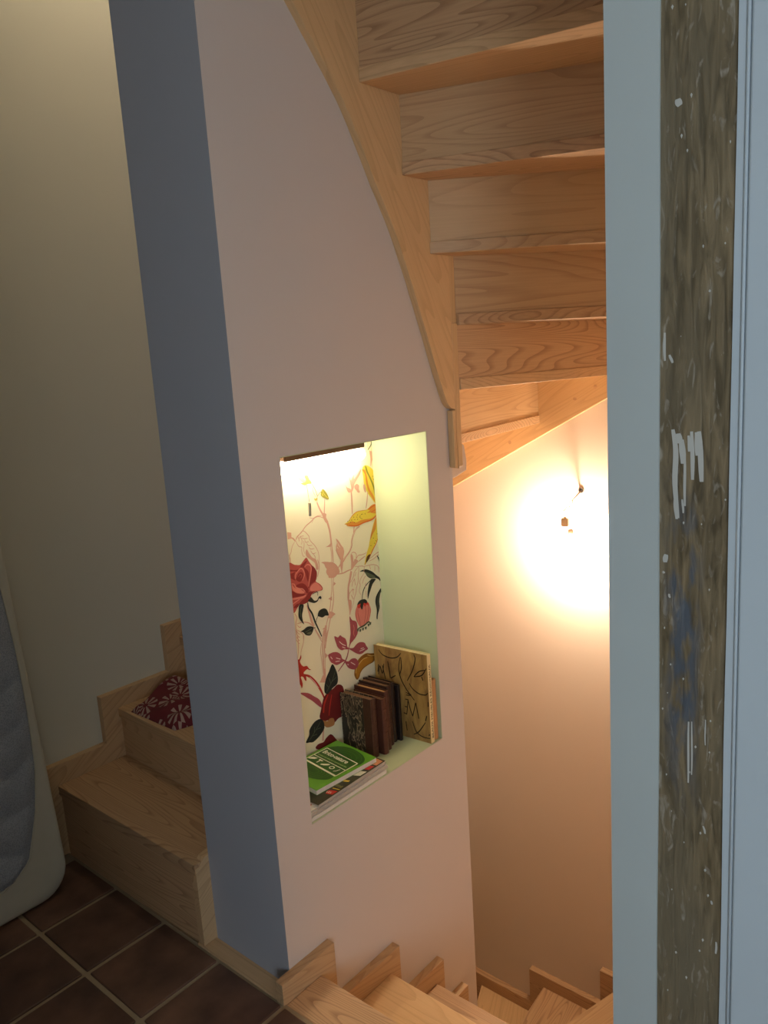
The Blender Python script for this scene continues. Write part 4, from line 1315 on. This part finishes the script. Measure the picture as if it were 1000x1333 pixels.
for i in range(4):                                     # headline too small to read: a row of pale strokes
    y = 1.4840 - i * 0.0062
    for k in range(2):
        flat_stroke(mb, [(1.409 + rs.uniform(0, .004), y - k * 0.003), (1.415, y - k * 0.003 - rs.uniform(0, .002)), (1.4225 - rs.uniform(0, .003), y - k * 0.003)], 0.0014, lambda a, b: (a, b, zd + 0.0002), 0, False)
o = mb.build('small_print', plain('olive_ink', (150, 146, 84), 0.4), tc_)
o['kind'] = 'stuff'

# green paperback
GZ = SH + 0.0482
gb = thing('book', 'green paperback with white title frame lying on the magazines', 'book', (1.47, 1.565, SH + 0.0336))
M_GCOV = plain('green_cover', (100, 158, 48), 0.35, 0.08, 30)
M_GDARK = plain('dark_green_print', (52, 92, 34), 0.4, 0.2, 60)
gq = [(1.346, 1.4886), (1.5762, 1.4725), (1.5895, 1.6440), (1.3590, 1.6560)]
MB().prism([(1.3468, 1.4894), (1.5754, 1.4733), (1.5887, 1.6436), (1.3598, 1.6556)], lambda a, b: (a, b, SH + 0.0342), lambda a, b: (a, b, GZ - 0.0006)).build('page_block', M_PG[3], gb)
gc = MB().prism(gq, lambda a, b: (a, b, GZ - 0.0006), lambda a, b: (a, b, GZ)).build('front_cover', M_GCOV, gb)
MB().prism(gq, lambda a, b: (a, b, SH + 0.0337), lambda a, b: (a, b, SH + 0.0342)).build('back_cover', M_GCOV, gb)
MB().prism([(1.3590, 1.6560), (1.5895, 1.6440), (1.5896, 1.6448), (1.3591, 1.6568)], lambda a, b: (a, b, SH + 0.0337), lambda a, b: (a, b, GZ)).build('spine', M_GCOV, gb)


def inside(p):
    x, y = p
    sgn = []
    for i in range(4):
        a, b = gq[i], gq[(i + 1) % 4]
        sgn.append((b[0] - a[0]) * (y - a[1]) - (b[1] - a[1]) * (x - a[0]) > 0.0004 * math.hypot(b[0] - a[0], b[1] - a[1]))
    return all(sgn)


mb = MB()
blob = [(1.5232 + 0.052 * math.cos(a) * (1 + .05 * math.sin(3 * a)), 1.5616 + 0.078 * math.sin(a)) for a in [i * math.pi / 16 for i in range(32)]]
flat_poly(mb, blob, lambda a, b: (a, b, GZ + 0.0003), 0)
blob2 = [(1.418 + 0.036 * math.cos(a), 1.5700 + 0.070 * math.sin(a)) for a in [i * math.pi / 16 for i in range(32)]]
flat_poly(mb, blob2, lambda a, b: (a, b, GZ + 0.00035), 0)
for r in range(1, 7):
    arc = [(1.418 + (0.006 + r * 0.0052) * math.cos(a), 1.5747 + (0.010 + r * 0.010) * math.sin(a)) for a in [i * math.pi / 14 for i in range(29)]]
    flat_stroke(mb, [p for p in arc if inside(p)], 0.0014, lambda a, b: (a, b, GZ + 0.0006), 1, False)
for r in range(1, 5):
    arc = [(1.5232 + 0.011 * r * math.cos(a), 1.5616 + 0.017 * r * math.sin(a)) for a in [i * math.pi / 14 for i in range(29)]]
    flat_stroke(mb, arc, 0.0012, lambda a, b: (a, b, GZ + 0.0006), 1, False)
mb.build('ring_print', [M_GDARK, plain('mid_green_print', (76, 122, 46), 0.4)], gc)
mb = MB()
fr = [(1.5353, 1.6345), (1.517, 1.4934), (1.4301, 1.4982), (1.4490, 1.6420)]
flat_poly(mb, fr, lambda a, b: (a, b, GZ + 0.0007), 1)
for i in range(4):
    flat_stroke(mb, [fr[i], fr[(i + 1) % 4]], 0.0032 if i != 2 else 0.0065, lambda a, b: (a, b, GZ + 0.0009), 0, False)
flat_stroke(mb, [(1.4841, 1.6385), (1.4691, 1.4964)], 0.0028, lambda a, b: (a, b, GZ + 0.0009), 0, False)
Z9 = GZ + 0.0009
flat_poly(mb, [(1.458, 1.637), (1.466, 1.618), (1.476, 1.614), (1.474, 1.630), (1.464, 1.639)], lambda a, b: (a, b, Z9), 0)
flat_poly(mb, [(1.470, 1.606), (1.475, 1.604), (1.473, 1.588), (1.468, 1.590), (1.469, 1.596), (1.455, 1.597), (1.455, 1.601), (1.469, 1.600)], lambda a, b: (a, b, Z9), 0)
flat_poly(mb, [(1.452, 1.581), (1.457, 1.582), (1.469, 1.562), (1.468, 1.556), (1.462, 1.558), (1.455, 1.568)], lambda a, b: (a, b, Z9), 0)
ringp = [(1.4585 + 0.0065 * math.cos(a), 1.540 + 0.0075 * math.sin(a)) for a in [i * math.pi / 8 for i in range(17)]]
flat_stroke(mb, ringp, 0.0032, lambda a, b: (a, b, Z9), 0, False)
flat_stroke(mb, [(1.446, 1.523), (1.452, 1.516), (1.464, 1.512)], 0.0035, lambda a, b: (a, b, Z9), 0)
mb.build('title_frame', [M_WINK, M_GDARK], gc)
text_mesh('lettering', 'Brico-nature', 0.0245, M_WINK, gc, (1.5075, 1.6290, GZ + 0.0009), (-0.09, -1, 0), (1, -0.09, 0), 0.0001, sx=0.86, bold=0.0005)
mb = MB()
y, rs = 1.6300, random.Random(5)
while y > 1.508:                                       # subtitle too small to read: short pale dashes
    l = rs.uniform(0.002, 0.0042)
    x = 1.4935 - 0.09 * (1.63 - y)
    flat_stroke(mb, [(x + rs.uniform(-.0006, .0006), y), (x + rs.uniform(-.0006, .0006), y - l)], 0.0042, lambda a, b: (a, b, GZ + 0.001), 0, False)
    y -= l + rs.choice((0.0009, 0.0009, 0.0026))
o = mb.build('small_print', plain('pale_green_ink', (150, 180, 112), 0.5), gc)
o['kind'] = 'stuff'

# ------------------------------------------------------------------ mattress leaning on the cream wall
KL = 0.105
MX0, MX1, MH, MD = 0.40, 1.016, 1.26, 0.075
sq = math.sqrt(1 + KL * KL)
n_l = Vector((0, -1 / sq, KL / sq))                    # outward normal of the leaning face
u_l = Vector((0, KL / sq, 1 / sq))


def lean(x, v, d=0.0):
    p = Vector((0, 2.307, 0.0)) + u_l * v - n_l * d
    return (x, p.y, p.z + 0.004)


def rrect(x0, x1, v0, v1, r, k=7):
    out = []
    for cx, cv, a0 in ((x1 - r, v0 + r, -90), (x1 - r, v1 - r, 0), (x0 + r, v1 - r, 90), (x0 + r, v0 + r, 180)):
        for i in range(k + 1):
            a = math.radians(a0 + 90 * i / k)
            out.append((cx + r * math.cos(a), cv + r * math.sin(a)))
    return out


def loft(mb, rings, mi=0, cap=True):
    n, k = len(mb.v), len(rings[0])
    for rg_ in rings:
        mb.v += [tuple(p) for p in rg_]
    for i in range(len(rings) - 1):
        for s in range(k):
            s2 = (s + 1) % k
            mb.f.append((n + i * k + s, n + i * k + s2, n + (i + 1) * k + s2, n + (i + 1) * k + s))
            mb.m.append(mi)
    if cap:
        mb.f.append(tuple(range(n + k - 1, n - 1, -1)))
        mb.m.append(mi)
        e_ = n + (len(rings) - 1) * k
        mb.f.append(tuple(range(e_, e_ + k)))
        mb.m.append(mi)


mt = thing('mattress', 'small white mattress with quilted grey panel leaning against the cream wall', 'mattress', (0.7, 2.36, 0))
M_TICK = plain('mattress_white', (206, 204, 190), 0.85, 0.04, 40, 0.2, 900)
mb = MB()
rings = []
for ins, d in ((0.035, 0.002), (0.014, 0.004), (0.004, 0.010), (0.0, 0.022), (0.0, MD - 0.022), (0.004, MD - 0.010), (0.014, MD - 0.004), (0.035, MD)):
    rings.append([lean(a, b, d) for a, b in rrect(MX0 + ins, MX1 - ins, ins, MH - ins, 0.095 - ins * 0.6)])
loft(mb, rings)
mb.build('cover', M_TICK, mt, smooth=True)


def quilt_mat():
    m, nt, b, N, L = new_mat('quilted_grey')
    tc = N.new('ShaderNodeTexCoord')
    vo = N.new('ShaderNodeTexVoronoi')
    vo.inputs['Scale'].default_value = 260
    L.new(tc.outputs['Object'], vo.inputs['Vector'])
    rp = N.new('ShaderNodeValToRGB')
    rp.color_ramp.elements[0].color = (*lin((118, 128, 142)), 1)
    rp.color_ramp.elements[1].color = (*lin((168, 176, 188)), 1)
    rp.color_ramp.elements[1].position = 0.6
    L.new(vo.outputs['Distance'], rp.inputs['Fac'])
    L.new(rp.outputs['Color'], b.inputs['Base Color'])
    b.inputs['Roughness'].default_value = 0.85
    bp = N.new('ShaderNodeBump')
    bp.inputs['Strength'].default_value = 0.4
    bp.inputs['Distance'].default_value = 0.001
    L.new(vo.outputs['Distance'], bp.inputs['Height'])
    L.new(bp.outputs['Normal'], b.inputs['Normal'])
    return m


# quilted panel: outline narrower at the sides than at the foot, puffed between wavy stitch lines
def panel_half(v):
    """inset of the panel's side edge at height v"""
    prof_ = [(0.105, 0.20), (0.115, 0.165), (0.157, 0.112), (0.292, 0.066), (0.427, 0.040), (0.63, 0.028), (0.81, 0.027), (0.99, 0.034), (1.10, 0.055), (1.17, 0.10), (1.21, 0.18)]
    for (a, b), (c, d) in zip(prof_, prof_[1:]):
        if a <= v <= c:
            return b + (d - b) * (v - a) / (c - a)
    return 0.2


mb = MB()
NR, NC = 110, 50
for i in range(NR + 1):
    v = 0.105 + (1.21 - 0.105) * i / NR
    ins = panel_half(v)
    for j in range(NC + 1):
        s = j / NC
        x = MX0 + ins + (MX1 - MX0 - 2 * ins) * s
        edge = min(s, 1 - s) * (MX1 - MX0 - 2 * ins)
        edge = min(edge, v - 0.105, 1.21 - v)
        puff = min(1.0, edge / 0.03)
        wave = abs(math.sin((v + 0.05 * math.sin(x * 16)) * 26)) ** 0.6 * 0.55 + 0.45 * abs(math.sin((v * 0.6 - x) * 19)) ** 0.6
        mb.v.append(lean(x, v, 0.001 - puff * (0.003 + 0.014 * wave)))
for i in range(NR):
    for j in range(NC):
        a = i * (NC + 1) + j
        mb.f.append((a, a + 1, a + NC + 2, a + NC + 1))
        mb.m.append(0)
mb.build('quilted_panel', quilt_mat(), mt, smooth=True)
pp = [(0.105 + (1.21 - 0.105) * i / 40) for i in range(41)]
loop = [lean(MX1 - panel_half(v), v, -0.001) for v in pp] + [lean(MX0 + panel_half(v), v, -0.001) for v in reversed(pp)]
MB().tube(loop + [loop[0]], 0.003, 6, caps=False).build('piping', M_TICK, mt, smooth=True)

# ------------------------------------------------------------------ folded cloth on the second step
def cloth_mat():
    m, nt, b, N, L = new_mat('printed_cloth')
    tc = N.new('ShaderNodeTexCoord')
    mp = N.new('ShaderNodeMapping')
    mp.inputs['Scale'].default_value = (11, 11, 11)
    L.new(tc.outputs['Object'], mp.inputs['Vector'])
    vo = N.new('ShaderNodeTexVoronoi')
    vo.voronoi_dimensions = '2D'
    vo.inputs['Scale'].default_value = 1.0
    L.new(mp.outputs['Vector'], vo.inputs['Vector'])
    sb = N.new('ShaderNodeVectorMath')
    sb.operation = 'SUBTRACT'
    L.new(mp.outputs['Vector'], sb.inputs[0])
    L.new(vo.outputs['Position'], sb.inputs[1])
    sx = N.new('ShaderNodeSeparateXYZ')
    L.new(sb.outputs[0], sx.inputs[0])

    def mth(op, a, c=None, d=None):
        x = N.new('ShaderNodeMath')
        x.operation = op
        for i, v in enumerate((a, c, d)):
            if v is None:
                continue
            if isinstance(v, (int, float)):
                x.inputs[i].default_value = v
            else:
                L.new(v, x.inputs[i])
        return x.outputs[0]
    an = mth('ARCTAN2', sx.outputs['Y'], sx.outputs['X'])
    pet = mth('GREATER_THAN', mth('SINE', mth('MULTIPLY', an, 9.0)), 0.15)
    rad = mth('LESS_THAN', vo.outputs['Distance'], 0.46)
    hol = mth('GREATER_THAN', vo.outputs['Distance'], 0.10)
    f = mth('MULTIPLY', mth('MULTIPLY', pet, rad), hol)
    mx = N.new('ShaderNodeMix')
    mx.data_type = 'RGBA'
    L.new(f, mx.inputs['Factor'])
    mx.inputs['A'].default_value = (*lin((104, 30, 36)), 1)
    mx.inputs['B'].default_value = (*lin((168, 142, 130)), 1)
    L.new(mx.outputs['Result'], b.inputs['Base Color'])
    b.inputs['Roughness'].default_value = 0.9
    return m


mb = MB()
n1, n2 = 40, 36
ztr = UPZ[2]


def cloth_pt(s, t):
    # plan: a folded heap, broad at the back, pointed towards the front left
    x = 1.362 + 0.225 * s
    y = 2.10 + 0.385 * t * (0.86 + 0.14 * s) + 0.07 * (1 - s) * (1 - t)
    e_ = min(s, 1 - s, t * 1.2, (1 - t) * 1.2)
    hgt = min(1, e_ / 0.13) ** 0.7 * (0.020 + 0.050 * s)
    fold = 0.016 * noise.noise((s * 2.6 + 4, t * 3.4, 1.0)) + 0.008 * abs(math.sin(t * 9 + s * 4))
    return x, y, ztr + 0.0015 + max(0.0, hgt + fold * min(1, e_ / 0.1))


for i in range(n1 + 1):
    for j in range(n2 + 1):
        mb.v.append(cloth_pt(i / n1, j / n2))
top_n = len(mb.v)
for i in range(n1 + 1):
    for j in range(n2 + 1):
        x, y, z = cloth_pt(i / n1, j / n2)
        mb.v.append((x, y, ztr + 0.0006))
for i in range(n1):
    for j in range(n2):
        a = i * (n2 + 1) + j
        mb.f.append((a, a + n2 + 1, a + n2 + 2, a + 1))
        mb.f.append((top_n + a, top_n + a + 1, top_n + a + n2 + 2, top_n + a + n2 + 1))
        mb.m += [0, 0]
for i in range(n1):
    for j in (0, n2):
        a, b2 = i * (n2 + 1) + j, (i + 1) * (n2 + 1) + j
        mb.f.append((a, b2, top_n + b2, top_n + a))
        mb.m.append(0)
for j in range(n2):
    for i in (0, n1):
        a = i * (n2 + 1) + j
        mb.f.append((a, a + 1, top_n + a + 1, top_n + a))
        mb.m.append(0)
tag(mb.build('folded_cloth', cloth_mat(), None, smooth=True), 'dark red cloth printed with pale flowers heaped on the second step', 'cloth')
